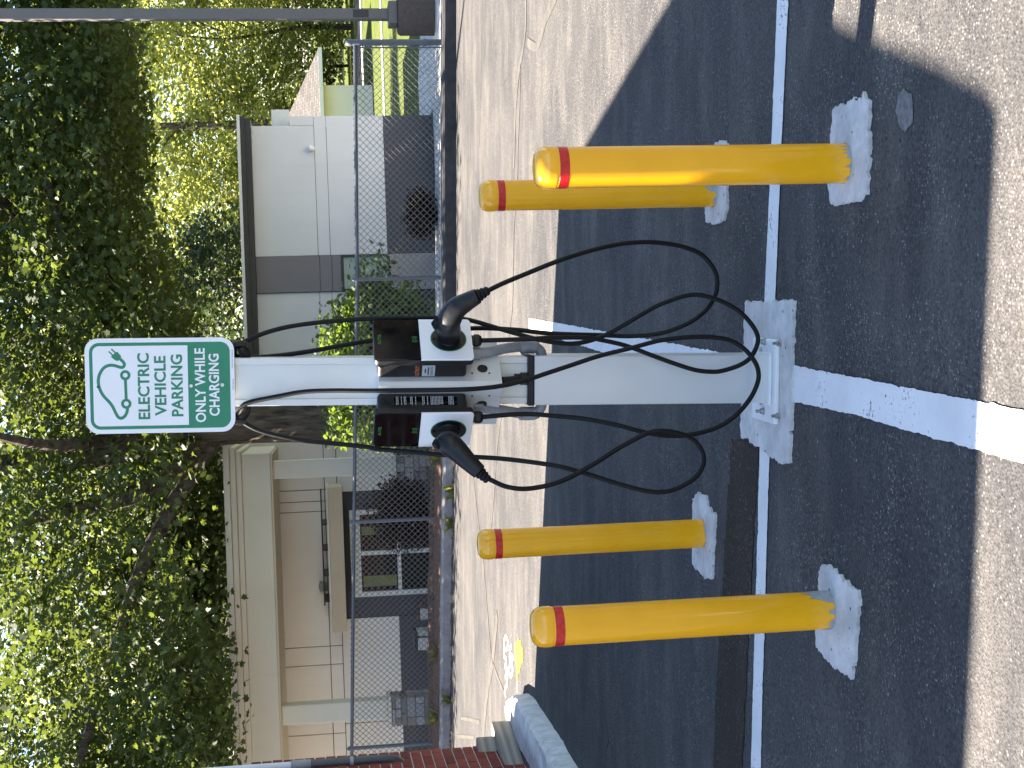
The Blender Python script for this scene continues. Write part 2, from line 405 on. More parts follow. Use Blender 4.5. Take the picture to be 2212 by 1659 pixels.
def text_obj(name, body, m, parent, mat, w=None, h=None, offset=0., depth=.0006):
    """flat raised lettering: scaled to w x h, left/bottom at the origin of mat"""
    cu = bpy.data.curves.new('text_tmp', 'FONT'); cu.body = body; cu.size = 1; cu.offset = offset; cu.resolution_u = 3; cu.extrude = .0
    to = bpy.data.objects.new('text_tmp', cu); C.objects.link(to)
    dg = bpy.context.evaluated_depsgraph_get(); me = bpy.data.meshes.new_from_object(to.evaluated_get(dg))
    bpy.data.objects.remove(to); bpy.data.curves.remove(cu)
    xs = [v.co.x for v in me.vertices]; ys = [v.co.y for v in me.vertices]
    sx = (w / (max(xs) - min(xs))) if w else None; sy = (h / (max(ys) - min(ys))) if h else None
    sx = sx or sy; sy = sy or sx
    for v in me.vertices: v.co = mat @ Vector(((v.co.x - min(xs)) * sx, (v.co.y - min(ys)) * sy, depth))
    me.update(); me.name = name
    return link(bpy.data.objects.new(name, me), name, m, parent)

# ================================================================== THE SETTING
CURB = [(60, 7.2), (14, 14.05), (3.75, 15.6), (.7, 16.06), (-2.6, 17.15), (-4.39, 17.55), (-14, 19.7), (-60, 30.)]
def Yc(X):
    for (x0, y0), (x1, y1) in zip(CURB, CURB[1:]):
        if X >= x1: return y0 + (y1 - y0) * (X - x0) / (x1 - x0)
    return CURB[-1][1]
YARD = -.85
def Hy(X, Y):
    z0 = G(X, Yc(X)) + .12; t = min(1, max(0, (Y - Yc(X) - .9) / 5.5)); t = t * t * (3 - 2 * t)
    return z0 + (YARD - z0) * t

mb = MB(); pts = [(x, y, G(x, y)) for x, y in CURB] + [(-60, -60, G(-60, -60)), (60, -60, G(60, -60))]
mb.add(pts, [tuple(reversed(range(len(pts))))]) ; lot = struct(obj('parking_lot', mb, 'asphalt'))
if lot.data.polygons[0].normal.z < 0: lot.data.flip_normals()

xs = [-600, -200, -100, -60, -40, -25, -18, -14, -11, -9, -7.5, -6, -5, -4.39, -3.5, -2.6, -1.7, -.8, 0, .7, 1.5, 2.3, 3, 3.75, 4.5, 5.5, 7, 9, 11, 14, 18, 25, 40, 60, 100, 200, 600]
ds = [.14, .5, .9, 1.4, 2, 2.6, 3.2, 3.8, 4.4, 5, 5.6, 6.4, 8, 11, 15, 20, 28, 40, 60, 100, 200, 600]
mb = MB()
for d in ds:
    for x in xs: mb.v.append(Vector((x, Yc(max(-60, min(60, x))) + d, Hy(max(-60, min(60, x)), Yc(max(-60, min(60, x))) + d))))
nx = len(xs)
for i in range(len(ds) - 1):
    for j in range(nx - 1): mb.f.append((i * nx + j, i * nx + j + 1, (i + 1) * nx + j + 1, (i + 1) * nx + j))
struct(obj('lawn_ground', mb, 'grass', smooth=True))

def kerb(name, x0, x1, m, h=.125, w=.17):
    ks = sorted(set([x0, x1] + [c[0] for c in CURB if x0 < c[0] < x1] + list(np.linspace(x0, x1, 14)))); rings = []
    for x in ks:
        y = Yc(x); g = G(x, y); jz = random.uniform(-.006, .006)
        rings.append([(x, y - .012, g - .05), (x, y, g + h - .025 + jz), (x, y + .025, g + h + jz), (x, y + w, g + h + jz), (x, y + w, g - .05)][::-1])
    return struct(obj(name, MB().rings(rings), m))
kerb('kerb', -.75, 60, 'asphalt_dark', .15, .22); kerb('concrete_kerb', -60, -.75, 'kerb')

# mulch bed along the fence on the left
rings = []
for x in np.linspace(-9, -.4, 26):
    y = Yc(x); z = Hy(x, y + .2)
    rings.append([(x, y + .19, z + .005), (x, y + .34, z + .05 + random.uniform(0, .02)), (x, y + .7, z + .09 + random.uniform(0, .03)), (x, y + 1.3, z + .01), (x, y + 1.3, z - .2), (x, y + .19, z - .2)][::-1])
struct(obj('mulch_bed', MB().rings(rings), 'mulch', smooth=True))

mb = MB(); ax = list(np.linspace(-9, -.62, 14)); ad = list(np.linspace(1.32, 4.9, 12))
for d in ad:
    for x in ax: mb.v.append(Vector((x, Yc(x) + d, Hy(x, Yc(x) + d) + .035)))
for i in range(11):
    for j in range(13): mb.f.append((i * 14 + j, i * 14 + j + 1, (i + 1) * 14 + j + 1, (i + 1) * 14 + j))
struct(obj('concrete_apron', mb, 'walk', smooth=True))
mb = MB(); ax = list(np.linspace(-.5, 14, 20)); ad = [.24, .55, .9, 1.3]
for d in ad:
    for x in ax: mb.v.append(Vector((x, Yc(x) + d, Hy(x, Yc(x) + d) + .02)))
for i in range(3):
    for j in range(19): mb.f.append((i * 20 + j, i * 20 + j + 1, (i + 1) * 20 + j + 1, (i + 1) * 20 + j))
struct(obj('fence_walk', mb, 'walk'))
def slab(name, poly, z0, z1, m):
    a = sum(poly[i][0] * poly[(i + 1) % len(poly)][1] - poly[(i + 1) % len(poly)][0] * poly[i][1] for i in range(len(poly)))
    if a < 0: poly = poly[::-1]
    return struct(obj(name, MB().prism(poly, z0, z1), m))
slab('sidewalk', [(-.6, 23.6), (8.0, 23.2), (8.4, 26.55), (5.3, 26.7), (-.6, 26.8)], YARD - .1, YARD + .03, 'walk')
slab('forecourt', [(-.62, 19.4), (-4.5, 20.2), (-9, 21.2), (-9, 23.98), (-.62, 23.98)], YARD - .1, YARD + .03, 'walk')
slab('side_path', [(5.28, 26.75), (6.9, 26.6), (7.25, 29.2), (6.6, 30.1), (5.3, 30.1)], YARD - .1, YARD + .02, 'walk')
slab('far_path', [(5.4, 43.8), (40, 42.7), (40, 43.5), (5.4, 44.6)], YARD - .1, YARD + .03, 'walk')
slab('far_street', [(-60, 63), (80, 59.5), (80, 65), (-60, 69)], YARD - .1, YARD + .015, 'asphalt_dark')
slab('far_street_walk', [(-60, 60.8), (80, 57.2), (80, 58.8), (-60, 62.2)], YARD - .1, YARD + .04, 'walk')

# ---- painted lines
def S(name, px, dz, m, seed=0, amp=.004, th=.0, step=.014):
    return struct(sheet(name, [gf(*p).xy for p in px], dz, m, None, th, seed, amp, step))
S('thin_white_line', [(3064.6, 0), (3107.5, 0), (3081.7, 565), (3056, 1190), (3014, 1190), (3042, 565)], .004, 'stripe', 1, .0012)
S('thin_white_line', [(2996, 1760), (3034, 1790), (3007, 2694), (3000, 3024), (2961, 3024), (2969.7, 2694)], .004, 'stripe', 2, .0014)
S('stall_line', [(3128, 1437), (3400, 1491), (4032, 1614), (4300, 1668), (4300, 1902), (4032, 1824), (3854, 1772), (3597, 1700), (3400, 1640), (3128, 1582)], .004, 'stripe', 3, .0011)
S('stall_line', [(2085, 1254), (2200, 1272), (2838, 1387), (2838, 1500), (2389, 1391), (2281, 1358), (2085, 1301)], .004, 'stripe', 4, .0018)
S('rough_strip', [(2882, 1719), (2932, 1738), (2992, 1763), (2975, 2000), (2942, 2700), (2916, 3150), (2804, 3150), (2823, 2700), (2866, 2000)], .003, 'trench', 5, .004)

# ---- sealed cracks and seams
def crack(px, w, nm='crack_sealant'):
    P = catmull([gf(*p).xy.to_3d() for p in px], 6); r = random.Random(len(px))
    ws = []; k = 1.
    for i in range(len(P)): k = .8 * k + .2 * r.uniform(.4, 1.7); ws.append(w * .75 * k)
    return struct(obj(nm, strip_mb(P, ws, lambda x, y: G(x, y) + .0035), 'tar'))
c3 = lambda L: [(1700 + a / 2.212, b / 2.212) for a, b in L]
crack(c3([(440, -40), (430, 600), (415, 1280)]), .018, 'road_seam')
crack(c3([(820, -60), (818, 250), (790, 470), (762, 620), (735, 900), (722, 1300), (716, 1460)]), .10)
crack(c3([(775, 560), (768, 900), (752, 1300), (747, 1560)]) + [(2025, 900), (2019, 1190), (2014, 1250), (2000, 1358), (1979, 1593), (1958, 1770), (1943, 1990), (1920, 2213)], .045)
crack(c3([(1085, -30), (1000, 150), (950, 330), (905, 410), (832, 365)]), .09)
c4 = lambda L: [(1700 + a / 2.212, 2200 + b / 2.212) for a, b in L]
crack([(1850, 1757), (1884, 2054)] + c4([(450, 20), (465, 200), (490, 500), (515, 800), (545, 940), (600, 1090), (655, 1215)]), .05)
crack(c4([(572, 490), (552, 700), (530, 900), (490, 1130), (462, 1400), (450, 1650)]), .16)
crack(c4([(255, 1390), (330, 1400), (420, 1425)]), .05); crack(c4([(225, 1548), (300, 1550), (370, 1557)]), .05)

# ---- spray marks by the kerb
def spray(px, w, m, nm='spray_mark'):
    P = catmull([gf(*p).xy.to_3d() for p in c4(px)], 5)
    return struct(obj(nm, strip_mb(P, w, lambda x, y: G(x, y) + .0045), m))
spray([(655, 680), (668, 720), (662, 775), (648, 790), (634, 765), (634, 715), (648, 678), (656, 684)], .034, 'spray_white')
spray([(636, 800), (632, 840), (650, 870), (655, 900), (640, 945)], .038, 'spray_white')
spray([(700, 760), (682, 790), (690, 830), (712, 850), (700, 880), (682, 860), (690, 800)], .038, 'spray_white')
spray([(708, 880), (690, 910), (680, 960), (688, 1020), (704, 1000), (710, 950), (698, 915)], .038, 'spray_white')
spray([(645, 1035), (655, 990), (668, 960), (665, 1030), (660, 1090), (642, 1140), (650, 1210)], .034, 'spray_white')
struct(sheet('yellow_spray_mark', [gf(*p).xy for p in c4([(765, 715), (790, 750), (798, 830), (790, 900), (775, 965), (757, 960), (740, 900), (732, 830), (738, 760)])], .0045, 'spray_yellow', None, 0, 9, .02, .03))
spray([(757, 950), (748, 990), (752, 1075)], .06, 'spray_yellow', 'yellow_spray_mark')
spray([(752, 1075), (745, 1150)], .05, 'spray_white')

# ---- concrete footings
def patch(px, nm, seed, th=.05): return S(nm, px, .010, 'concrete', seed, .0036, th, .008)
f13 = lambda L, oy: [(1850 + a / 1.3825, oy + b / 1.3825) for a, b in L]
patch([(3289, 439), (3310, 420), (3340, 418), (3369, 397), (3415, 378), (3432, 397), (3431, 470), (3436, 583), (3430, 665), (3423, 759), (3398, 788), (3369, 797), (3311, 811), (3278, 784), (3271, 719), (3284, 520)], 'footing_patch', 21)
patch([(2784, 813), (2787, 874), (2823, 882), (2859, 864), (2871, 809), (2871, 730), (2868, 563), (2845, 553), (2800, 590), (2788, 660)], 'footing_patch', 22)
patch([(2736, 1969), (2755, 1937), (2787, 1953), (2800, 2004), (2825, 2029), (2816, 2181), (2812, 2283), (2779, 2266), (2747, 2239), (2734, 2217), (2733, 2090)], 'footing_patch', 23)
patch(f13([(1912, 340), (1950, 305), (2000, 340), (2060, 395), (2125, 450), (2138, 500), (2120, 680), (2110, 800), (2090, 935), (2040, 895), (1960, 830), (1900, 760), (1895, 690), (1910, 600)], 2000), 'footing_patch', 24)
f5 = lambda a, b: (2800 + a / 2.0733, 1100 + b / 2.0733)
patch([f5(*p) for p in [(300, 175), (345, 190), (520, 178), (695, 172), (690, 400), (683, 700), (680, 1000), (672, 1250), (655, 1510), (560, 1480), (470, 1420), (400, 1370), (330, 1310), (265, 1280), (262, 1100), (275, 800), (280, 550), (290, 300)]], 'footing_patch', 25)
S('pale_asphalt_scuff', [(3540, 380), (3560, 350), (3590, 372), (3602, 420), (3598, 480), (3570, 515), (3545, 500), (3530, 440)], .0025, plain('scuffed_asphalt', (.13, .13, .13), .9, var=.35, vs=70, bump=.5, bs=160), 26, .0015)

# ---- white kerb of the planting bed beside the brick building
prof = [(-2.62, 5.2), (-2.62, 8.4), (-2.52, 8.6), (-2.37, 8.87), (-2.302, 9.19), (-2.302, 10.295), (-2.33, 10.62), (-2.40, 10.86), (-2.51, 10.98), (-2.62, 10.95), (-2.66, 10.7), (-2.66, 8.6)]
prof = [(-2.34, 6.0), (-2.335, 8.6), (-2.31, 9.19), (-2.302, 10.295), (-2.33, 10.62), (-2.40, 10.86), (-2.50, 10.97), (-2.60, 10.92), (-2.645, 10.6), (-2.645, 6.0)]
def inset(P, d, c): return [(x + (c[0] - x) * d / max(.01, math.hypot(c[0] - x, 0.0001)) if abs(c[0] - x) > .02 else x, y - (d if y > 10.6 else 0)) for x, y in P]
P0 = [Vector(p) for p in rough_poly(prof, .003, .05, 3)]
cc = (-2.48, 9.)
r0 = [(p.x, p.y, G(p.x, p.y) - .03) for p in P0]
P1 = inset([tuple(p) for p in P0], .012, cc); r1 = [(x, y, G(x, y) + .115 + random.uniform(-.006, .004)) for x, y in P1]
P2 = inset([tuple(p) for p in P0], .038, cc); r2 = [(x, y, G(x, y) + .14 + random.uniform(-.004, .004)) for x, y in P2]
struct(obj('white_concrete_kerb', MB().rings([r0, r1, r2]), 'concrete_white', smooth=True))
slab('planting_bed_soil', [(-2.64, 6), (-2.64, 10.6), (-3.4, 10.9), (-3.4, 6)], -.05, .17, 'mulch')

# ================================================================== BUILDINGS
def set_uv(o, fn):
    me = o.data; uv = me.uv_layers.new(name='UVMap')
    for p in me.polygons:
        for li in p.loop_indices: uv.data[li].uv = fn(me.vertices[me.loops[li].vertex_index].co, p.normal)
# ---- brick building on the left; its shadow covers the stall
BW = -2.68
bb = thing('brick_building', 'red brick building with a dark downspout, cut off at the edge of the photo', 'building', (BW, 10.44, 0))
H_ROOF = 4.96
wall_poly = [(BW, 10.44), (-9.5, 11.4), (-9.5, 5.6), (-4.9, 5.0), (-3.6, 4.85), (-3.25, 5.1), (-2.95, 5.9), (BW, 6.4)]
o = obj('wall', MB().prism(wall_poly[::-1], -.15, H_ROOF - .12), 'brick_tex', bb, local=False)
set_uv(o, lambda c, n: ((c.y if abs(n.x) > abs(n.y) else c.x), c.z))
roof = [(-2.67, 10.44), (-2.25, 7.44), (-2.06, 6.06), (-2.10, 5.58), (-2.70, 5.66), (-2.80, 5.65), (-2.92, 5.38), (-2.98, 5.21), (-3.14, 4.81), (-3.23, 4.61), (-3.29, 4.545), (-4.785, 4.74), (-9.6, 5.35), (-9.6, 11.45)]  # unseen roof, outline shaped to cast the shadow edges on the stall
obj('shadow_roof', MB().prism(roof[::-1], H_ROOF - .12, H_ROOF), 'trim_white', bb, local=False)
obj('shadow_pole', MB().lathe([(.055, 0), (.055, 1.25), (.075, 1.25), (.075, 1.32)], 12, (-2.93, 5.32, H_ROOF)), 'pipe_dark', bb, local=False)  # unseen pole, added to cast the thin shadow stripe on the lot
mort = MB().box((BW - .03, 8.62, -.1), (BW + .006, 10.438, 2.14)); obj('mortar_face', mort, 'mortar', bb, local=False)
BL, BH, CH = .203, .0666, .0766
def brick_mesh(L):
    me = bpy.data.meshes.new('brick'); b = MB().box((-.04, -L / 2, -BH / 2), (.016, L / 2, BH / 2))
    me.from_pydata([tuple(v) for v in b.v], [], b.f); me.materials.append(M['brick']); return me
bfull, bhalf = brick_mesh(BL), brick_mesh(.097)
inv = wmat(bb).inverted()
nb = 0
for c in range(27):
    z = .03 + c * CH + BH / 2; y = 10.44
    first = True
    while y > 8.68:
        if first and c % 2: me, L = bhalf, .097
        else: me, L = bfull, BL
        first = False
        b = bpy.data.objects.new('brick', me); C.objects.link(b); b.parent = bb
        b.location = inv @ Vector((BW + random.uniform(-.002, .002), y - L / 2, z)); y -= L + .010; nb += 1
dp = [atY(470, 1657.5, 10.2), atY(548, 1655.5, 10.2), atY(645, 1650, 10.2), atY(672, 1648.5, 10.2), atY(760, 1645, 10.2), atY(826, 1641, 10.2)]
X0 = dp[-1].x; up = Vector((X0, 10.2, 4.7))
ds_ = obj('downspout', MB().tube([up, Vector((X0, 10.2, 1.78))], .032, 12), 'pvc', bb, local=False, smooth=True)
obj('coupling', MB().tube([Vector((X0, 10.2, 1.80)), Vector((X0, 10.2, 1.66))], .041, 12), 'conduit', ds_, local=False, smooth=True)
obj('lower_pipe', MB().tube(catmull([Vector((X0, 10.2, 1.68)), Vector((X0, 10.2, 1.4)), Vector((X0, 10.2, 1.12)), Vector((X0 - .03, 10.2, 1.03)), Vector((X0 - .09, 10.2, .99)), Vector((X0 - .16, 10.2, .98))], 5), .036, 12), 'pipe_dark', ds_, local=False, smooth=True)
for z in (2.6, 1.36): obj('pipe_clamp', MB().tube([Vector((X0, 10.2, z)), Vector((X0, 10.2, z + .025))], .040, 12), 'galv', ds_, local=False)

# ---- generic px -> wall rectangles
def rect(x0, y0, x1, y1, Y):
    xm, ym = (x0 + x1) / 2, (y0 + y1) / 2
    return atY(xm, y1, Y).x, atY(xm, y0, Y).x, atY(x1, ym, Y).z, atY(x0, ym, Y).z      # X0 X1 Z0 Z1
def wbox(X0, X1, Z0, Z1, Yf, Yb): return MB().box((X0, Yf, Z0), (X1, Yb, Z1))

# ---- right building: pale panels with a grey strip
RY = 27.0
rb = thing('office_building', 'pale flat-roofed building with dark roof trim behind the right-hand fence', 'building', (5.18, RY, YARD))
zt = atY(512, 258, RY).z; z_w = atY(541, 258, RY).z; z1 = atY(677, 260, RY).z; z2 = atY(703.5, 260, RY).z; z3 = atY(827, 260, RY).z
XR = 5.185; XRU = atY(590, 271.6, RY).x; zst = atY(626.6, 260, RY).z
XS1 = atY(640, 553, RY).x; XS0 = atY(640, 632, RY).x; XL = -1.6
obj('wall', wbox(XL, XRU - .02, YARD - .2, z_w + .02, RY + .02, RY + 9), 'stucco_charcoal', rb, local=False)
obj('wall', wbox(XRU - .03, XR - .01, YARD - .2, zst - .01, RY + .02, RY + 9.01), 'stucco_cool', rb, local=False)
g = .008
rows = [(z_w, z1), (z1, z2), (z2, z3), (z3, YARD - .1)]
for i, (za, zb) in enumerate(rows):
    m = 'stucco_charcoal' if i == 3 else 'stucco_cool'
    for xa, xb, col in ((XS1, XRU if i == 0 else XR, 0), (XS0, XS1, 1), (XL, XS0, 2)):
        if col == 1: continue
        obj('wall_panel', wbox(xa + g / 2, xb - g / 2, zb + g / 2, za - g / 2, RY, RY + .05), m, rb, local=False, bevel=.004)
obj('wall_panel', wbox(XRU + g / 2, XR - g / 2, z1 + g / 2, zst, RY, RY + .05), 'stucco_cool', rb, local=False)
zw1 = atY(738, 590, RY).z; zw0 = atY(843, 590, RY).z
for za, zb in ((z_w, z1 - .02), (z1 - .02, z2 - .02), (z2 - .02, zw1)):
    obj('wall_panel', wbox(XS0 + g / 2, XS1 - g / 2, zb + g / 2, za - g / 2, RY - .03, RY + .05), 'stucco_grey', rb, local=False, bevel=.004)
obj('wall_panel', wbox(XS0 + g / 2, XS1 - g / 2, YARD - .1, zw0 - g / 2, RY - .03, RY + .05), stucco('stucco_pale_grey', (.40, .36, .36)), rb, local=False)
wdw = obj('window', wbox(XS0 + .02, XS1 - .02, zw0 + .02, zw1 - .02, RY - .015, RY + .05), 'glass_pale', rb, local=False)
fr = MB()
for a in ((XS0, XS1, zw1 - .045, zw1), (XS0, XS1, zw0, zw0 + .045), (XS0, XS0 + .045, zw0 + .045, zw1 - .045), (XS1 - .045, XS1, zw0 + .045, zw1 - .045)): fr.box((a[0], RY - .045, a[2]), (a[1], RY + .04, a[3]))
obj('window_frame', fr, 'trim_dark', wdw, local=False)
obj('roof_fascia', wbox(XL, XRU + .12, z_w, zt - .10, RY - .14, RY + 9), 'trim_dark', rb, local=False)
obj('roof_fascia', wbox(XL, XRU + .15, zt - .145, zt - .055, RY - .2, RY + 9.2), 'trim_dark', rb, local=False)
obj('roof_edge', wbox(XL, XRU + .17, zt - .055, zt, RY - .23, RY + 9.3), 'trim_white', rb, local=False)
obj('roof_vent', MB().box((XRU - .06, RY + .6, zst + .02), (XRU + .42, RY + 1.3, atY(584, 255, RY).z)), 'trim_white', rb, local=False, bevel=.01)
cp = atY((880 + 772 / 2.212) * K, 1300 / 2.212 * K, RY)
sc_ = obj('security_camera', MB().lathe([(.0, -.05), (.03, -.045), (.05, -.02), (.055, .01), (.06, .03), (.06, .05)], 16, (cp.x, RY - .055, cp.z)), 'trim_white', rb, local=False, smooth=True)

# ---- wing behind it with a shingled hip roof
WY = 52.0
wg = thing('shingled_wing', 'low cream house wing with brown shingled hip roof beyond the pale building', 'building', (11.5, WY, YARD))
x0, x1, za, zb = rect(693, 184, 803, 260, WY)
x0 = 8.6
obj('wall', MB().box((x0, WY, YARD - .1), (x1, WY + 7, zb)), stucco('stucco_pale_cream', (.82, .76, .60)), wg, local=False)
tip = atY(684, 104, WY - .5)
ze = atY(690, 170, WY - .5).z
E0, E1, D0_, D1_ = 6.0, tip.x, WY - .5, WY + 7.5
hz = ze + 2.3; rr_ = MB(); ym_ = (D0_ + D1_) / 2
rr_.add([(E0, D0_, ze), (E1, D0_, ze), (E1, D1_, ze), (E0, D1_, ze), (E0, ym_, hz), (E1 - 3.9, ym_, hz)], [(0, 1, 5, 4), (1, 2, 5), (2, 3, 4, 5), (3, 0, 4), (3, 2, 1, 0)])
o = obj('hip_roof', rr_, 'shingle', wg, local=False)
set_uv(o, lambda c, n: ((c.x if abs(n.y) > abs(n.x) else c.y), c.z * 1.8) if False else ((c.x if abs(n.y) > abs(n.x) else c.y) * 1.3, c.z * 2.2))
obj('eave_trim', MB().box((E0, D0_ - .03, ze - .12), (E1 + .03, D0_ + .1, ze + .01)).box((E1 - .08, D0_ + .1, ze - .12), (E1 + .03, D1_, ze + .01)), 'cap_white', wg, local=False)

# ---- left building with a cream portico
LY, PY = 24.0, 21.0
lb = thing('portico_building', 'pale building with cream portico, stone-footed columns and large white window', 'building', (-3.2, LY, YARD))
Lz = lambda x, y, Y=LY: atY(x, y, Y).z
Lx = lambda x, y, Y=LY: atY(x, y, Y).x
LX0, LX1 = -9.5, .55
zs = Lz(583, 1000) + 1.0
zg1, zg2 = Lz(708, 1250), Lz(735, 1250)
obj('wall', MB().box((LX0, LY + .03, YARD - .2), (LX1, LY + 8, zs)), 'stucco_charcoal', lb, local=False)
dk0, dk1 = Lx(830, 1332), Lx(830, 1059)
zdk = Lz(866, 1420)
cols = [LX0, Lx(750, 1600), Lx(650, 1462), dk0, Lx(650, 1386), Lx(650, 1110), Lx(650, 1085), Lx(650, 1060), LX1]
zr = [(zg1, zs), (zg2, zg1)]
cs1 = [LX0, Lx(640, 1590), Lx(640, 1440), Lx(640, 1400), Lx(640, 1107), Lx(640, 1085), Lx(640, 1060), LX1]
cs1 = sorted(cs1)
for za, zb in zr:
    for a, b in zip(cs1, cs1[1:]): obj('wall_panel', wbox(a + .006, b - .006, za + .006, zb - .006, LY, LY + .05), 'stucco_white', lb, local=False, bevel=.004)
for a, b in ((LX0, Lx(800, 1560)), (Lx(800, 1560), dk0), (dk1, LX1)):
    obj('wall_panel', wbox(a + .006, b - .006, zdk + .006, zg2 - .006, LY, LY + .05), 'stucco_white', lb, local=False, bevel=.004)
for a, b in ((LX0, Lx(900, 1560)), (Lx(900, 1560), dk0), (dk1, LX1)):
    obj('wall_panel', wbox(a + .006, b - .006, YARD - .15, zdk - .006, LY, LY + .05), 'stucco_charcoal', lb, local=False)
obj('wall_panel', wbox(dk0, dk1, YARD - .15, zg2 - .006, LY + .02, LY + .06), 'stucco_charcoal', lb, local=False)
# big window
W0, W1 = Lx(850, 1285), Lx(850, 1098); WZ1, WZ0 = Lz(757, 1190), Lz(940, 1190)
win = obj('window', wbox(W0 + .05, W1 - .05, WZ0 + .05, WZ1 - .05, LY + .0, LY + .045), 'glass', lb, local=False)
ft = .10; fr = MB()
for a in ((W0, W1, WZ1 - .17, WZ1), (W0, W1, WZ0, WZ0 + ft), (W0, W0 + ft * .8, WZ0 + ft, WZ1 - .17), (W1 - ft * .8, W1, WZ0 + ft, WZ1 - .17)): fr.box((a[0], LY - .06, a[2]), (a[1], LY + .05, a[3]))
obj('window_frame', fr, 'trim_white', win, local=False)
wm = (W0 + W1) / 2 ; wt = WZ0 + (WZ1 - WZ0) * .43
obj('mullion', MB().box((wm - .035, LY - .05, WZ0 + ft), (wm + .035, LY + .05, WZ1 - .17)), 'trim_white', win, local=False)
for a, b in ((W0 + ft * .8, wm - .036), (wm + .036, W1 - ft * .8)): obj('transom', MB().box((a, LY - .045, wt - .03), (b, LY + .05, wt + .03)), 'trim_white', win, local=False)
for k, (a, b) in enumerate(((W0 + .16, W0 + .34), (wm + .30, wm + .44))): obj('curtain', wbox(a, b, wt + .05, WZ1 - .2, LY - .004, LY + .002), 'blind', win, local=False)
# awning slab over the window
A1, A0 = Lx(726, 1052, LY - .9), Lx(726, 1366, LY - .9); AZ1, AZ0 = Lz(713, 1200, LY - .9), Lz(744, 1200, LY - .9)
aw = obj('awning', MB().box((A0, LY - .9, AZ0), (A1, LY + .0, AZ1)), 'stucco_tan', lb, local=False, bevel=.008)
obj('awning_flashing', MB().box((A0 - .01, LY - .92, AZ1 + .001), (A1 + .01, LY, AZ1 + .03)), 'cap_white', aw, local=False)
for a in np.linspace(A0 + .5, A1 - .6, 4): obj('awning_bracket', MB().box((a - .012, LY - .86, AZ1 + .03), (a + .012, LY - .02, AZ1 + .10)), 'trim_dark', aw, local=False)
obj('awning_rail', MB().box((A0 + .35, LY - .30, AZ1 + .10), (A1 - .06, LY - .27, AZ1 + .125)), 'trim_dark', aw, local=False)
lp_ = atY((850 + 938 / 2.212) * K, (1700 + 1342 / 2.212) * K, LY)
obj('wall_lamp', MB().lathe([(.0, -.06), (.07, -.05), (.09, 0), (.09, .06), (.03, .08)], 14, (lp_.x, LY - .07, lp_.z)), 'conduit', lb, local=False, smooth=True)
# portico
PX1 = Lx(540, 981, PY); PX0 = -9.8
zc1 = Lz(482, 985, PY); z_a = Lz(496, 985, PY); z_b = Lz(509, 985, PY); z_c = Lz(521, 985, PY); z_f = Lz(583, 985, PY)
pf = obj('portico_fascia', MB().box((PX0, PY, z_f), (PX1, LY + 1, z_c)), 'stucco_cream', lb, local=False, bevel=.01)
obj('fascia_moulding', MB().box((PX0, PY - .05, z_c + .002), (PX1 + .05, LY + 1, z_b)), 'stucco_cream', pf, local=False, bevel=.015)
obj('fascia_moulding', MB().box((PX0, PY - .11, z_b + .002), (PX1 + .11, LY + 1, z_a)), 'stucco_cream', pf, local=False, bevel=.02)
obj('roof_coping', MB().box((PX0, PY - .16, z_a + .002), (PX1 + .16, LY + 9, zc1)), 'cap_white', pf, local=False, bevel=.012)
obj('soffit', MB().box((PX0, PY + .02, z_f - .03), (PX1 - .02, LY - .01, z_f - .003)), 'stucco_tan', pf, local=False)
def column(xa, xb, sa, sb, zst_, nm):
    cw = xb - xa
    obj('column', MB().box((xa, PY + .12, zst_), (xb, PY + .12 + cw, z_f - .03)), 'stucco_cream', lb, local=False, bevel=.012)
    obj('column_cap', MB().box((sa - .03, PY - .03, zst_ - .05), (sb + .03, PY + .12 + cw + .1, zst_)), 'stucco_cream', lb, local=False, bevel=.012)
    core = obj('stone_pier', MB().box((sa + .03, PY + .04, YARD - .2), (sb - .03, PY + .12 + cw + .06, zst_ - .052)), 'stone_joint', lb, local=False)
    inv = wmat(core).inverted(); r = random.Random(int(sa * 100))
    z = YARD + .02; top = zst_ - .055; dpt = PY + .12 + cw + .08 - (PY + .02)
    while z < top - .03:
        h = min(r.choice((.085, .105, .13)), top - z)
        for face, (a, b) in (('f', (sa, sb)), ('s', (PY + .05, PY + .02 + dpt))):
            x = a
            while x < b - .02:
                w = min(r.choice((.13, .19, .26)), b - x)
                if b - x - w < .06: w = b - x
                pr = r.uniform(0, .018)
                if face == 'f': q = MB().box((x + .004, PY + .015 - pr, z + .004), (x + w - .004, PY + .05, z + h - .004))
                else: q = MB().box((sb - .04, x + .004, z + .004), (sb + pr, x + w - .004, z + h - .004))
                so = obj('stone', q, 'stone', core, local=False, bevel=.008); x += w
        z += h
column(Lx(600, 1036, PY), Lx(600, 997, PY), Lx(900, 1037, PY), Lx(900, 987, PY), Lz(849, 1010, PY), 'r')
column(Lx(640, 1570, PY), Lx(640, 1528, PY), Lx(890, 1568, PY), Lx(890, 1507, PY), Lz(839, 1540, PY), 'l')

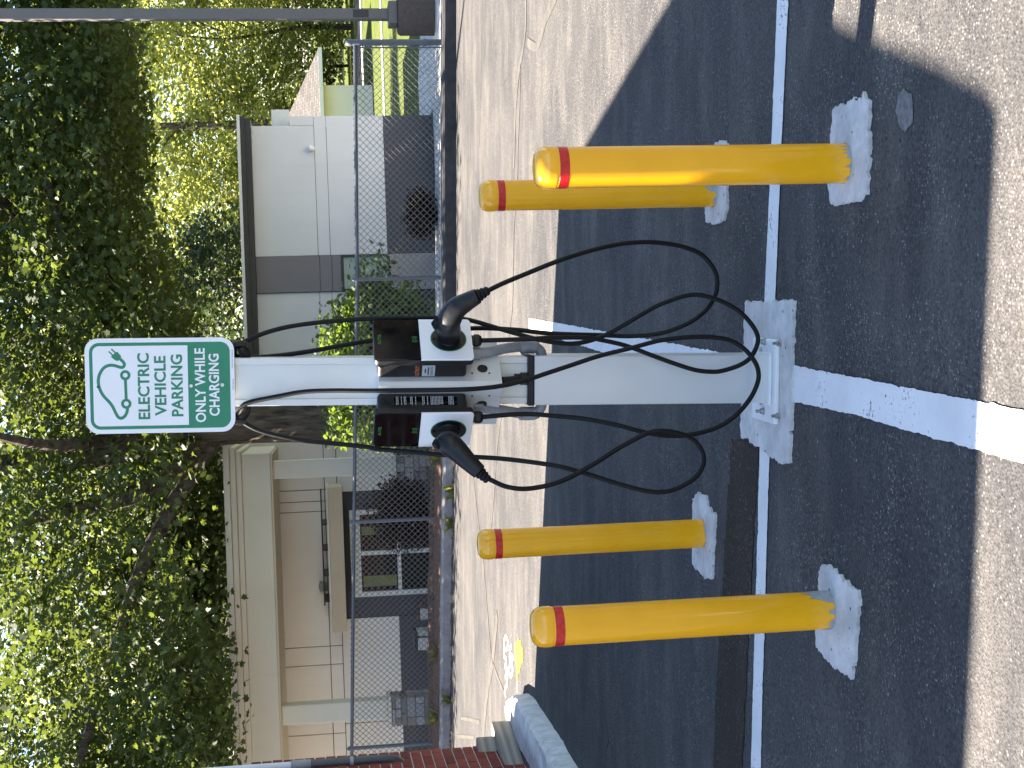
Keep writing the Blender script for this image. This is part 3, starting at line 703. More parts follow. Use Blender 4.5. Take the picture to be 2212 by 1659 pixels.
# ================================================================== STREET FURNITURE
# ---- light pole on a concrete foundation
LPY = 16.9; lpx = 4.44; gz = Hy(lpx, LPY)
lp = thing('light_pole', 'tall square bronze light pole on a weathered concrete foundation', 'light pole', (lpx, LPY, gz))
zb_ = atY(858, 32, LPY).z; zp_ = atY(838, 32, LPY).z
obj('foundation', MB().lathe([(.245, gz - .6), (.245, zb_ - .03), (.225, zb_)], 28, (lpx, LPY, 0)), 'pole_base', lp, local=False, smooth=True)
obj('base_cover', MB().box((lpx - .135, LPY - .135, zb_ + .001), (lpx + .135, LPY + .135, zp_)), 'pole_paint', lp, local=False, bevel=.012)
ps = .062
pol = obj('pole', MB().box((lpx - ps, LPY - ps, zp_ - .01), (lpx + ps, LPY + ps, 8.2)), 'pole_paint', lp, local=False, bevel=.004)
hh = atY(779, 32, LPY).z
obj('handhole_cover', MB().box((lpx - .045, LPY - ps - .006, hh - .09), (lpx + .045, LPY - ps + .002, hh + .09)), 'trim_dark', pol, local=False, bevel=.004)
obj('lamp_head', MB().box((lpx - .2, LPY - .75, 8.2), (lpx + .2, LPY + .1, 8.34)), 'pole_paint', lp, local=False, bevel=.03)

# ---- chain link fence
FP = []
for x, y, dy in ((767, 92, .34), (771.5, 604, .34), (764.5, 1128, .42), (760, 1617, .42)):
    X = None; Y = 16.5
    for _ in range(6): X = atY(x, y, Y).x; Y = Yc(X) + dy
    FP.append(Vector((X, Y, atY(x, y, Y).z)))
FP.append(FP[-1] + (FP[-1] - FP[-2])); FP[-1].z = FP[-2].z + .06
fence = thing('chain_link_fence', 'low grey chain link fence on the kerb in front of the buildings', 'fence', (FP[0].x, FP[0].y, Hy(FP[0].x, FP[0].y)))
for i, p in enumerate(FP):
    r = .036 if i in (0,) else .024
    b = Hy(p.x, p.y) - .1
    po = obj('post', MB().tube([(p.x, p.y, b), (p.x, p.y, p.z + (.05 if i == 0 else .0))], r, 12), 'fence', fence, local=False, smooth=True)
    obj('post_cap', MB().lathe([(r + .006, 0), (r + .006, .03), (r * .6, .055), (.005, .06)], 12, (p.x, p.y, p.z + (.05 if i == 0 else .0))), 'fence', po, local=False, smooth=True)
    if i == 0:
        for zz in (p.z - .05, p.z - .42, p.z - .8): obj('tension_band', MB().tube([(p.x, p.y, zz), (p.x, p.y, zz + .03)], r + .006, 12), 'fence', po, local=False)
        obj('tension_bar', MB().box((p.x - .065, p.y - .004, b + .1), (p.x - .05, p.y + .004, p.z - .02)), 'fence', po, local=False)
for a, b in zip(FP, FP[1:]): obj('top_rail', MB().tube([a, b], .021, 10), 'fence', fence, local=False, smooth=True)
mesh = MB(); DG = .076
for a, b in zip(FP, FP[1:]):
    L = (b - a).xy.length; t = (b - a).xy.normalized(); n2 = Vector((-t.y, t.x))
    ba = Hy(a.x, a.y) + .03; bb_ = Hy(b.x, b.y) + .03
    def pt(s, w, off):
        q = s / L; zb0 = ba + (bb_ - ba) * q; ztp = (a.z + .03) + (b.z - a.z) * q
        return Vector((a.x + t.x * s + n2.x * off, a.y + t.y * s + n2.y * off, min(zb0 + w, ztp + .0)))
    Hm = (a.z + b.z) / 2 + .035 - (ba + bb_) / 2; k = int((L + Hm) / DG) + 1
    for i in range(k):
        for sgn, off in ((1, .004), (-1, -.004)):
            s0 = i * DG if sgn > 0 else i * DG; w0 = 0.
            s1 = s0 - Hm * sgn * 1.0 if sgn > 0 else s0 - Hm
            if sgn > 0: A, B = (i * DG, 0.), (i * DG - Hm, Hm)
            else: A, B = (i * DG - Hm, 0.), (i * DG, Hm)
            # clip to span
            (sa, wa), (sb, wb) = A, B
            lo, hi = 0., 1.
            d = sb - sa
            for lim, sg in ((0, 1), (L, -1)):
                va, vb = sg * (sa - lim), sg * (sb - lim)
                if va < 0 and vb < 0: lo, hi = 1, 0
                elif va < 0: lo = max(lo, va / (va - vb))
                elif vb < 0: hi = min(hi, va / (va - vb))
            if hi - lo < .02: continue
            q0 = (sa + d * lo, wa + (wb - wa) * lo); q1 = (sa + d * hi, wa + (wb - wa) * hi)
            mesh.tube([pt(*q0, off), pt(*q1, off)], .0040, 4)
cm = obj('chain_link_mesh', mesh, 'wire', fence, local=False); cm['kind'] = 'stuff'

# ---- timbers in the planting bed
def atZ(x, y, z): d = ray(x, y); return CAM + d * ((z - CAMH) / d.z)
t3 = lambda a, b: ((1500 + a / 3.16) * K, (2500 + b / 3.16) * K)
def timber(label, pr, pl, zt_, th=.14, dep=.14, ext=.0):
    a = atZ(*pr, zt_); b = atZ(*pl, zt_); a.z = b.z = 0
    d = (b - a).normalized(); n = Vector((-d.y, d.x, 0)); n = n if n.y > 0 else -n
    b = b + d * ext; c = (a + b) / 2; L = (b - a).length; ang = math.atan2(d.y, d.x) - math.pi / 2
    mt = Matrix.Translation(Vector((c.x, c.y, zt_ - th))) @ Matrix.Rotation(ang, 4, 'Z')
    s = 1 if (Matrix.Rotation(ang, 3, 'Z') @ Vector((1, 0, 0))).dot(n) > 0 else -1
    m = MB().box((0 if s > 0 else -dep, -L / 2, 0), (dep if s > 0 else 0, L / 2, th))
    o = obj('landscape_timber', m, 'timber', None, bevel=.008); o.matrix_basis = mt
    return tag(o, label, 'timber', 'weathered timbers in the planting bed')
timber('weathered timber with cathedral grain lying against the white kerb', t3(1375, 1075), t3(1520, 1550), .315, ext=.10)
timber('upper weathered grey timber stacked next to the brick wall', t3(1180, 1270), t3(1250, 1656), .455, ext=.25)
timber('short weathered timber end lowest in the bed beside the white kerb', t3(1530, 1560), t3(1600, 1700), .262, .10, .12, .2)

# ---- small things by the portico building
def px8(a, b): return (850 + a / 2.212) * K, (2274 + b / 2.212) * K
IY = 23.0
def bx_(x0, y0, x1, y1, Y): return rect(px8(x0, 0)[0], px8(0, y0)[1], px8(x1, 0)[0], px8(0, y1)[1], Y)
a = bx_(1760, 525, 1890, 632, IY)
wb = thing('storage_bin', 'white storage bin with dark seam standing against the dark wall', 'bin', ((a[0] + a[1]) / 2, IY, YARD))
obj('body', MB().box((a[0], IY, YARD), (a[1], IY + .5, a[3])), 'pot_white', wb, local=False, bevel=.012)
b = bx_(1760, 472, 1885, 512, IY); obj('side_panel', MB().box((a[1] + .02, IY + .03, YARD), (b[1], IY + .45, b[3])), 'pot_white', wb, local=False, bevel=.012)
obj('lid', MB().box((a[0] - .01, IY - .015, a[3] + .002), (b[1] + .01, IY + .5, a[3] + .05)), 'pot_dark', wb, local=False, bevel=.01)
a = bx_(1790, 285, 1885, 385, IY)
wp = thing('white_planter', 'white curved planter in front of the dark wall by the window', 'planter', ((a[0] + a[1]) / 2, IY, YARD))
cx = (a[0] + a[1]) / 2; w = (a[1] - a[0]) / 2; hh_ = a[3] - YARD
obj('bowl', MB().lathe([(w * .62, 0), (w * .60, hh_ * .4), (w * .8, hh_ * .75), (w * 1.05, hh_), (w * .9, hh_), (w * .6, hh_ * .7)], 20, (cx, IY + .2, YARD)), 'pot_white', wp, local=False, smooth=True)
obj('soil', MB().lathe([(w * .62, hh_ * .68), (.01, hh_ * .72)], 16, (cx, IY + .2, YARD)), 'mulch', wp, local=False)
fp = thing('flower_pot', 'dark pot of pink and orange flowers behind the fence near the white bin', 'flower pot', (cx - .05, IY + .7, YARD))
obj('pot', MB().lathe([(.16, 0), (.23, .45), (.25, .47), (.22, .47)], 18, (cx - .05, IY + .7, YARD)), 'pot_dark', fp, local=False, smooth=True)
r = random.Random(4)
for k in range(16):
    p = Vector((cx - .05 + r.gauss(0, .13), IY + .62 + r.gauss(0, .1), YARD + .62 + r.gauss(0, .12)))
    obj('blossom', MB().lathe([(.005, -.01), (.03, 0), (.045, .02), (.02, .03)], 7, p), 'flower', fp, local=False)

# ================================================================== VEGETATION
MAPLE = [(0, -.5), (.40, -.30), (.28, -.04), (.48, .20), (.17, .24), (0, .62), (-.17, .24), (-.48, .20), (-.28, -.04), (-.40, -.30)]
OVAL = [(0, -.5), (.26, -.1), (.2, .25), (0, .5), (-.2, .25), (-.26, -.1)]
DIAM = [(0, -.5), (.32, .02), (0, .5), (-.32, .02)]
def leaves(name, P, size, tmpl, m, parent, up=.5, droop=.0, stuff=True):
    P = np.asarray(P); n = len(P); T = np.array(tmpl); k = len(T)
    nrm = rng.normal(size=(n, 3)); nrm /= np.linalg.norm(nrm, axis=1)[:, None]; nrm[:, 2] = np.abs(nrm[:, 2]) + up; nrm /= np.linalg.norm(nrm, axis=1)[:, None]
    t = rng.normal(size=(n, 3)); t[:, 2] -= droop; t -= nrm * (t * nrm).sum(1)[:, None]; t /= np.linalg.norm(t, axis=1)[:, None] + 1e-9
    b = np.cross(nrm, t); s = size * rng.uniform(.65, 1.3, n)
    fold = np.abs(T[:, 0]) * rng.uniform(-.1, .45, (n, 1)) - .25 * T[:, 1] ** 2 * rng.uniform(0, 1.5, (n, 1))
    V = P[:, None, :] + s[:, None, None] * (b[:, None, :] * T[None, :, 0, None] + t[:, None, :] * T[None, :, 1, None] + nrm[:, None, :] * fold[:, :, None])
    if parent is not None: V = V - np.array(wmat(parent).translation)
    me = bpy.data.meshes.new(name); me.vertices.add(n * k); me.vertices.foreach_set('co', V.reshape(-1).astype(np.float32))
    me.loops.add(n * k); me.loops.foreach_set('vertex_index', np.arange(n * k, dtype=np.int32))
    me.polygons.add(n); me.polygons.foreach_set('loop_start', np.arange(0, n * k, k, dtype=np.int32))
    me.update(calc_edges=True); me.validate()
    o = link(bpy.data.objects.new(name, me), name, m, parent)
    return o
def limb(mb, P, r0, r1, n=9, k=6):
    Q = catmull(P, k); m = len(Q); mb.tube(Q, [r0 + (r1 - r0) * (i / (m - 1)) ** .8 for i in range(m)], n)
def clump_pts(cent, n, sx, sz, droop=.3):
    out = []
    for c in cent:
        q = np.clip(rng.normal(size=(n, 3)), -1.75, 1.75) * np.array([sx, sx, sz]); q[:, 2] -= droop * np.hypot(q[:, 0], q[:, 1]); out.append(np.asarray(c) + q)
    return np.concatenate(out)

def tree(name, label, x, y, h, zlow, rx, mat_l, nc, nl, size, seed, trunk=.22, bark_m='bark_dark', tm=DIAM, group=None, cs=.5, ry=None, shape=1.0):
    r = np.random.default_rng(seed); ry = ry or rx; g0 = YARD - .05
    t = thing(name, label, 'tree', (x, y, g0), group)
    mb = MB(); top = Vector((x + r.normal() * .3, y, h * .86)); base = Vector((x, y, g0 - .2))
    limb(mb, [base, base.lerp(top, .3) + Vector((r.normal() * .15, 0, 0)), base.lerp(top, .65) + Vector((r.normal() * .25, 0, 0)), top], trunk, trunk * .15)
    tips = []
    for i in range(9):
        f = .2 + .65 * i / 8; p = base.lerp(top, f); a = r.uniform(0, 6.28); L = rx * (.9 - .3 * f) * r.uniform(.7, 1.)
        q = p + Vector((math.cos(a) * L, math.sin(a) * L, L * r.uniform(.2, .7)))
        limb(mb, [p, p.lerp(q, .5) + Vector((0, 0, .12 * L)), q], trunk * (.45 - .2 * f), .02, 6, 4)
    obj('trunk', mb, bark_m, t, local=False, smooth=True)
    cz, rz = (zlow + h) / 2, (h - zlow) / 2; cent = []
    while len(cent) < nc:
        u = r.normal(size=3); u /= np.linalg.norm(u); rad = r.uniform(.35, 1.) ** .45
        lump = 1 + .18 * math.sin(3.1 * u[0] + seed) * math.sin(2.7 * u[2] + seed * 2) + .12 * r.normal()
        tp = 1 - (1 - shape) * max(0, u[2])
        cent.append((x + u[0] * rx * rad * lump * tp, y + u[1] * ry * rad * lump * tp, cz + u[2] * rz * rad * lump))
    leaves('crown', clump_pts(cent, nl, cs, cs * .55), size, tm, mat_l, t)
    return t
BG = 'trees behind the buildings'
tree('tall_tree', 'tall sunlit yellow-green tree rising behind the pale building beside the sign', 5.4, 71.0, 25.3, 1.0, 5.6, 'leaf_light', 210, 46, .30, 1, .3, 'bark', group=BG, cs=.66)
tree('tall_tree', 'tall sunlit tree directly behind the shingled hip roof', 13.1, 70.0, 25.3, .4, 5.4, 'leaf_light', 210, 46, .29, 2, .32, 'bark', group=BG, cs=.66)
tree('tall_tree', 'leafy tree just past the light pole at the edge of the photo', 20.4, 68.0, 24.1, .0, 5.0, 'leaf_light', 210, 46, .28, 3, .32, 'bark', group=BG, cs=.64)
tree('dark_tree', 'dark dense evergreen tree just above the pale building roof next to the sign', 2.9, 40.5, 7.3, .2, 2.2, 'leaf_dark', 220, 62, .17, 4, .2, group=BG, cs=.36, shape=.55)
tree('tall_tree', 'tall mid-green tree hidden behind the sign and maple trunk', -2.1, 69.0, 23.0, .6, 5.4, 'leaf_light', 210, 46, .28, 5, .3, group=BG, cs=.64)
tree('tall_tree', 'mid-green tree behind the cream portico roof near the maple trunk', -8.7, 67.0, 21.8, .4, 5.2, 'leaf_mid', 230, 46, .28, 6, .3, group=BG, cs=.64)
tree('tall_tree', 'pale green tree behind the far end of the portico roof', -16.4, 68.0, 23.0, .4, 5.6, 'leaf_light', 220, 46, .29, 7, .3, group=BG, cs=.64)
tree('low_tree', 'low dark bushy tree under the tall trees, seen beside the hip roof', 12.4, 73.5, 9.8, -.8, 3.4, 'leaf_mid', 210, 60, .22, 8, .15, group=BG, cs=.5)
tree('low_tree', 'low bushy tree seen between the light pole and the fence end', 18.3, 72.0, 10.3, -.8, 3.4, 'leaf_mid', 210, 60, .22, 9, .18, group=BG, cs=.5)
tree('low_tree', 'distant bushy tree behind the light pole foundation', 24.0, 75.0, 12.6, -.8, 4.4, 'leaf_light', 220, 60, .25, 10, .22, group=BG, cs=.55)
tree('low_tree', 'pale leafy tree filling the gap between roof trim and the tall sunlit trees', 8.7, 78.0, 17.2, -.5, 4.6, 'leaf_light', 170, 46, .28, 14, .25, group=BG, cs=.6)
tree('low_tree', 'pale leafy tree low behind the pale building beside the dark evergreen', 1.1, 77.0, 16.1, -.5, 4.6, 'leaf_light', 170, 46, .28, 15, .25, group=BG, cs=.6)
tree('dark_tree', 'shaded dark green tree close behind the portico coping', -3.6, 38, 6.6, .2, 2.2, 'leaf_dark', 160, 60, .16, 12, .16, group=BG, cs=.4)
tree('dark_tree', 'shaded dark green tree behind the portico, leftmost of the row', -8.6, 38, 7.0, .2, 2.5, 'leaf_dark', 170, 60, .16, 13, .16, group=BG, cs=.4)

tree('roadside_tree', 'tree standing off to the side, seen mirrored in the charger screen', 14.5, 5.2, 9, .6, 3.2, 'leaf_mid', 150, 46, .2, 61, .25, 'bark', group='trees across the parking lot', cs=.5)
tree('roadside_tree', 'second tree off to the side, seen mirrored in the charger screen', 17.5, 1.2, 9, .4, 3.4, 'leaf_mid', 150, 46, .2, 62, .25, 'bark', group='trees across the parking lot', cs=.5)
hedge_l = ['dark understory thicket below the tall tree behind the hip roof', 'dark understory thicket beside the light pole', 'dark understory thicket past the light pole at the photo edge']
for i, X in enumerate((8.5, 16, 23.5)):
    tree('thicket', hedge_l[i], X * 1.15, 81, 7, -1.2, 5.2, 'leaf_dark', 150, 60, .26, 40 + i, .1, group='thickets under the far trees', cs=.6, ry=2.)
r_ = np.random.default_rng(77)
wc = np.stack([r_.uniform(-70, 90, 2600), r_.uniform(95, 108, 2600), -1 + 20 * r_.uniform(0, 1, 2600) ** .8], 1); wc[:, 2] *= 1 + .16 * np.sin(wc[:, 0] * .37) * np.sin(wc[:, 0] * .11 + 1)
wo = leaves('far_woods', clump_pts(wc, 24, 1.25, .9), .68, DIAM, 'leaf_mid', None); wo['kind'] = 'stuff'; wo['label'] = 'far-off green woods behind all the other trees'; wo['category'] = 'woods'

# ---- the big maple in front of the buildings
MY = 20.3; mx = -.36; mg = Hy(mx, MY)
mp = thing('maple_tree', 'big maple with low spreading leafy limbs behind the green and white sign', 'tree', (mx, MY, mg))
mb = MB()
limb(mb, [(mx + .02, MY, mg - .2), (mx, MY, mg + .25), (mx - .02, MY, 1.3), (mx - .02, MY, 2.6), (mx - .12, MY, 3.6)], .42, .30, 14, 6)
limb(mb, [(mx - .1, MY, 3.3), (mx - .42, MY - .1, 4.5), (mx - .45, MY - .2, 5.6), (mx - .5, MY - .2, 9)], .24, .06, 10)
limb(mb, [(mx - .1, MY, 3.2), (mx + .5, MY - .4, 3.9), (mx + 1.9, MY - .7, 4.6), (mx + 3.4, MY - 1, 5.9), (mx + 5, MY - 1.2, 7.2)], .20, .04, 9)
limb(mb, [(mx - .1, MY, 3.0), (mx - .9, MY - .6, 3.9), (mx - 1.15, MY - 1.2, 5.2), (mx - 1.6, MY - 1.6, 7.6)], .19, .05, 9)
limb(mb, [(mx - .1, MY, 2.9), (mx - 1.8, MY - .6, 3.9), (mx - 3.6, MY - 1.2, 4.5), (mx - 5.6, MY - 1.4, 5.2)], .15, .03, 8)
limb(mb, [(mx - .1, MY, 3.1), (mx + 1.2, MY - 1, 4.3), (mx + 2.6, MY - 1.6, 4.7), (mx + 4.4, MY - 2.0, 5.0)], .14, .03, 8)
limb(mb, [(mx, MY, 3.4), (mx - .2, MY - 2.2, 4.6), (mx + .1, MY - 4, 5.4)], .14, .03, 8)
limb(mb, [(mx, MY, 3.4), (mx + .6, MY + 2.2, 4.8), (mx + 1.6, MY + 4, 6.4)], .15, .03, 8)
obj('trunk', mb, 'bark', mp, local=False, smooth=True)
def zlow(X):      # underside of the crown
    return float(np.interp(X, [-9, -6.5, -5.2, -4.2, -3.2, -2.4, -1.6, -.9, -.3, .4, 1.2, 1.9, 2.7, 3.6, 4.5, 6, 8.5], [4.0, 3.3, 3.05, 2.95, 3.1, 3.3, 3.3, 3.25, 3.4, 3.4, 3.6, 4.0, 4.3, 4.0, 4.0, 4.5, 5.5]))
cent = []
while len(cent) < 1300:
    X = rng.uniform(-9, 8.5); Yq = rng.uniform(-3.2, 3.6); Yw = MY + .6 + Yq
    e = ((X + .3) / 8.7) ** 2 + (Yq / 3.6) ** 2
    if e > 1: continue
    zl = zlow(X * 1.0) + .9 * e ** 2 * 0 + abs(rng.normal()) * .25; zh = 4.4 + 6.0 * math.sqrt(max(0, 1 - e))
    if X < -1.2: zh = min(zh, 7.4)
    if zh < zl + .2: zh = zl + .2
    z = zl + (zh - zl) * rng.uniform(0, 1) ** 1.9
    if z < 3.3 and Yw > 20.4 and X < -.6: continue
    q_ = Vector((X, Yw, z)) - Vector((.45, 18.4, .9)); q_ = q_ - to_sun * q_.dot(to_sun)
    if q_.length < 1.3 and rng.uniform() < .85: continue
    if math.sin(X * 1.9 + z * 2.3) * math.sin(Yw * 1.3 + z * 1.1) > .55 and rng.uniform() < .65: continue
    cent.append((X, Yw, z))
leaves('crown', clump_pts(cent, 118, .33, .14, .45), .097, MAPLE, 'leaf_maple', mp, up=.35, droop=.6)

# ---- shrubs
def shrub(name, label, x, y, z0, w, h, mat_l, nc, nl, size, seed, tm=OVAL, dens=.16, stems=5, bm='twig', cat='shrub'):
    r = np.random.default_rng(seed); t = thing(name, label, cat, (x, y, z0)); mb = MB(); cent = []
    for i in range(stems):
        a = r.uniform(0, 6.28); q = Vector((x + math.cos(a) * w * .33, y + math.sin(a) * w * .3, z0 + h * r.uniform(.5, .8)))
        limb(mb, [Vector((x + .03 * math.cos(a), y + .03 * math.sin(a), z0 - .1)), Vector((x + math.cos(a) * w * .14, y + math.sin(a) * w * .14, z0 + h * .3)), q], .022, .006, 6, 4)
    obj('stem', mb, bm, t, local=False)
    for _ in range(nc):
        u = r.normal(size=3); u /= np.linalg.norm(u); rad = r.uniform(.25, 1) ** .5 * (1 + .15 * r.normal())
        cent.append((x + u[0] * w / 2 * rad, y + u[1] * w / 2 * rad, z0 + h * .56 + u[2] * h * .46 * rad))
    leaves('foliage', clump_pts(cent, nl, dens, dens * .7), size, tm, mat_l, t)
    return t
shrub('green_bush', 'large rounded bright green bush directly behind the charging post',   .28, 18.5, Hy(.28, 18.5), 2.1, 1.45, 'leaf_bush', 400, 62, .098, 31)
shrub('red_shrub', 'small round dark red shrub standing alone at the right-hand fence', 2.05, 16.75, Hy(2.05, 16.75), .52, .40, 'leaf_red', 150, 60, .034, 32, DIAM, .04)
shrub('red_shrub', 'taller dark red shrub with bare stems in front of the white window', -1.62, 18.15, Hy(-1.62, 18.15), .92, .80, 'leaf_red', 170, 60, .042, 33, DIAM, .075, 7)
def weed(label, x, y, z, s, seed):
    r = np.random.default_rng(seed); o = MB()
    for i in range(11):
        a = r.uniform(0, 6.28); L = s * r.uniform(.5, 1.); p = Vector((x + r.normal() * .03, y + r.normal() * .02, z)); d = Vector((math.cos(a), math.sin(a), 0))
        w = Vector((-d.y, d.x, 0)) * s * .07
        o.add([p - w, p + w, p + d * L * .4 + w * .9 + Vector((0, 0, L * .6)), p + d * L * .4 - w * .9 + Vector((0, 0, L * .6)), p + d * L * .9 + Vector((0, 0, L * .75))], [(0, 1, 2, 3), (3, 2, 4)])
    return tag(obj('weed', o, 'leaf_weed'), label, 'weed', 'weeds along the concrete kerb')
wl = ['tuft of weeds below the dark red shrub at the kerb', 'small weed in the kerb joint below the window', 'yellowish weed by the kerb in front of the white bin', 'weed sprouting at the kerb in front of the left stone pier', 'weed at the kerb closest to the brick building', 'weed in the mulch next to the green bush']
for i, (x, y) in enumerate(((958, 1052), (962, 1128), (957, 1408), (968, 1530), (968, 1582), (950, 985))):
    g_ = gnd(x + 14, y); X = g_.x; weed(wl[i], X, Yc(X) - .03 if i in (0, 1, 3) else Yc(X) + .25, G(X, Yc(X)) + (.0 if i in (0, 1, 3) else .13), .22, 50 + i)
# loose dry litter in the gutter
lit = MB(); r = random.Random(3)
for i in range(260):
    X = r.uniform(-5.2, -.8); Y = Yc(X) - abs(r.gauss(0, .05)) - .02; z = G(X, Y) + .006; a = r.uniform(0, 6.28); s = r.uniform(.012, .035)
    d = Vector((math.cos(a), math.sin(a), r.uniform(-.1, .4))) * s; w = Vector((-d.y, d.x, 0)) * .45
    lit.add([Vector((X, Y, z)) - d, Vector((X, Y, z)) + w, Vector((X, Y, z + .01)) + d, Vector((X, Y, z)) - w], [(0, 1, 2, 3)])
lo_ = obj('leaf_litter', lit, 'twig'); lo_['kind'] = 'stuff'; lo_['label'] = 'dry leaf litter lying along the concrete gutter'; lo_['category'] = 'leaf litter'

# ================================================================== BOLLARDS
BOL = [(.5969, 3.8956, 'yellow bollard with sunlight on its cap, nearest the sunlit corner', (.012, 0, 0)),
       (.706, 5.2695, 'yellow bollard half hidden behind the sunlit one, chipped grey at its foot', (.010, -60, .075)),
       (-.6213, 5.5016, 'farther yellow bollard beside the brown rough strip, paint intact', (.004, 0, 0)),
       (-.7082, 4.0763, 'near yellow bollard with peeled grey paint at its foot', (.014, -18, .10))]
BR, BHT = .0572, .9015
def bol_mesh():
    body = MB().lathe([(BR, -.03), (BR, .2), (BR, .5), (BR, BHT - .058)], 40)
    cap = MB().lathe([(BR + .0022, BHT - .058), (BR + .0022, BHT - .040), (BR + .0005, BHT - .024), (BR - .006, BHT - .011), (BR - .018, BHT - .003), (BR - .034, BHT), (.004, BHT)], 40)
    band = MB().lathe([(BR + .0004, BHT - .093), (BR + .0009, BHT - .0925), (BR + .0009, BHT - .0665), (BR + .0004, BHT - .066)], 40)
    return body, cap, band
bm_, bc_, bd_ = bol_mesh(); first = None
for i, (x, y, lab, chip) in enumerate(BOL):
    t = thing('bollard', lab, 'bollard', (x, y, G(x, y) + .010), 'yellow bollards round the charging post')
    if first is None:
        first = [obj('pipe', bm_, 'yellow', t, smooth=True), obj('cap', bc_, 'yellow', t, smooth=True), obj('reflective_band', bd_, 'red_tape', t, smooth=True)]
    else:
        for o in first:
            c = o.copy(); C.objects.link(c); c.parent = t
    t.rotation_euler = (0, 0, i * 1.3)
    # bare metal where the paint has chipped off at the foot
    amp, ca, ch = chip; r = random.Random(i + 5); mb = MB(); w = 0.; n = 96; rows = []
    for j in range(n + 1):
        a = -math.pi + 2 * math.pi * j / n; w = .55 * w + r.gauss(0, amp * .7)
        da = (math.degrees(a) - ca + 180) % 360 - 180
        h = max(.0015, .004 + w + (ch * max(0, 1 - abs(da) / 42) ** .6 * r.uniform(.55, 1.15) if ch else 0))
        aa = a - i * 1.3
        rows.append((math.cos(aa), math.sin(aa), h))
    rows[-1] = rows[0]
    for c, s, h in rows: mb.v += [Vector((c * (BR + .0006), s * (BR + .0006), -.01)), Vector((c * (BR + .0006), s * (BR + .0006), h))]
    mb.f = [(2 * j, 2 * j + 2, 2 * j + 3, 2 * j + 1) for j in range(n)]
    obj('chipped_foot', mb, 'galv', t)

# ================================================================== CHARGING POST
B0 = Vector((-.015, 4.63, G(-.015, 4.63) + .0105))
MP = Matrix.Translation(B0) @ Matrix.Rotation(math.radians(-4.5), 4, 'Z') @ Matrix.Rotation(.029, 4, 'Y')
MPi = MP.inverted()
def lpx(x, y, c):        # photo pixel -> point on the post's own plane y = c
    o = MPi @ CAM; d = MPi.to_3x3() @ ray(x, y); return o + d * ((c - o.y) / d.y)
def lpz(x, y, c):
    o = MPi @ CAM; d = MPi.to_3x3() @ ray(x, y); return o + d * ((c - o.z) / d.z)
ped = thing('charging_post', 'silver square charging post bolted to a concrete footing', 'charging post', mat=MP)
PF = -.068
z_lb = lpx(1141, 820, PF - .02).z
xl, xr = lpx(1300, 874, PF - .02).x, lpx(1300, 768.5, PF - .02).x
xc = (xl + xr) / 2; hw = .080
obj('base_plate', MB().box((-.142, -.124, 0), (.138, .122, .017)), 'white_plate', ped, bevel=.006)
low = obj('lower_column', MB().box((xc - hw, PF - .02, .017), (xc + hw, .075, z_lb - .02)), 'alu', ped, bevel=.004)
obj('weld_collar', MB().box((xc - hw - .007, PF - .027, .017), (xc + hw + .007, .082, .027)), 'white_plate', low, bevel=.004)
obj('top_cap', MB().box((xc - hw - .002, PF - .022, z_lb - .021), (xc + hw + .002, .077, z_lb)), 'black_plastic', low, bevel=.004)
zs1 = lpx(190, 830, PF).z - .03
up_ = obj('upper_mast', MB().box((xc - .073, PF + .012, z_lb - .001), (xc + .073, .055, zs1)), 'alu_dark', ped, bevel=.002)
for s in (-1, 1):
    a = xc + s * .076; obj('mast_flange', MB().box((min(a, a - s * .021), PF, z_lb), (max(a, a - s * .021), .06, zs1)), 'alu', up_, bevel=.002)
obj('mast_face', MB().box((xc - .0545, PF + .007, z_lb), (xc + .0545, PF + .0125, zs1)), 'alu', up_)
for a, b in ((420, 508), (548, 522), (410, 1075), (538, 1115)):
    p = lpz(*[v * K for v in f5(a + 12, b)], .02)
    nt = obj('anchor_nut', MB().lathe([(.014, .0165), (.014, .019), (.010, .0192), (.010, .029), (.0058, .0292), (.0058, .043), (.003, .045)], 6, (p.x, p.y, 0)), 'bolt', ped)
for a, b in ((398, 578), (397, 1003)):
    p = lpz(*[v * K for v in f5(a + 6, b)], .02); obj('anchor_nut', MB().lathe([(.010, .0165), (.010, .024), (.004, .026)], 6, (p.x, p.y, 0)), 'bolt', ped)
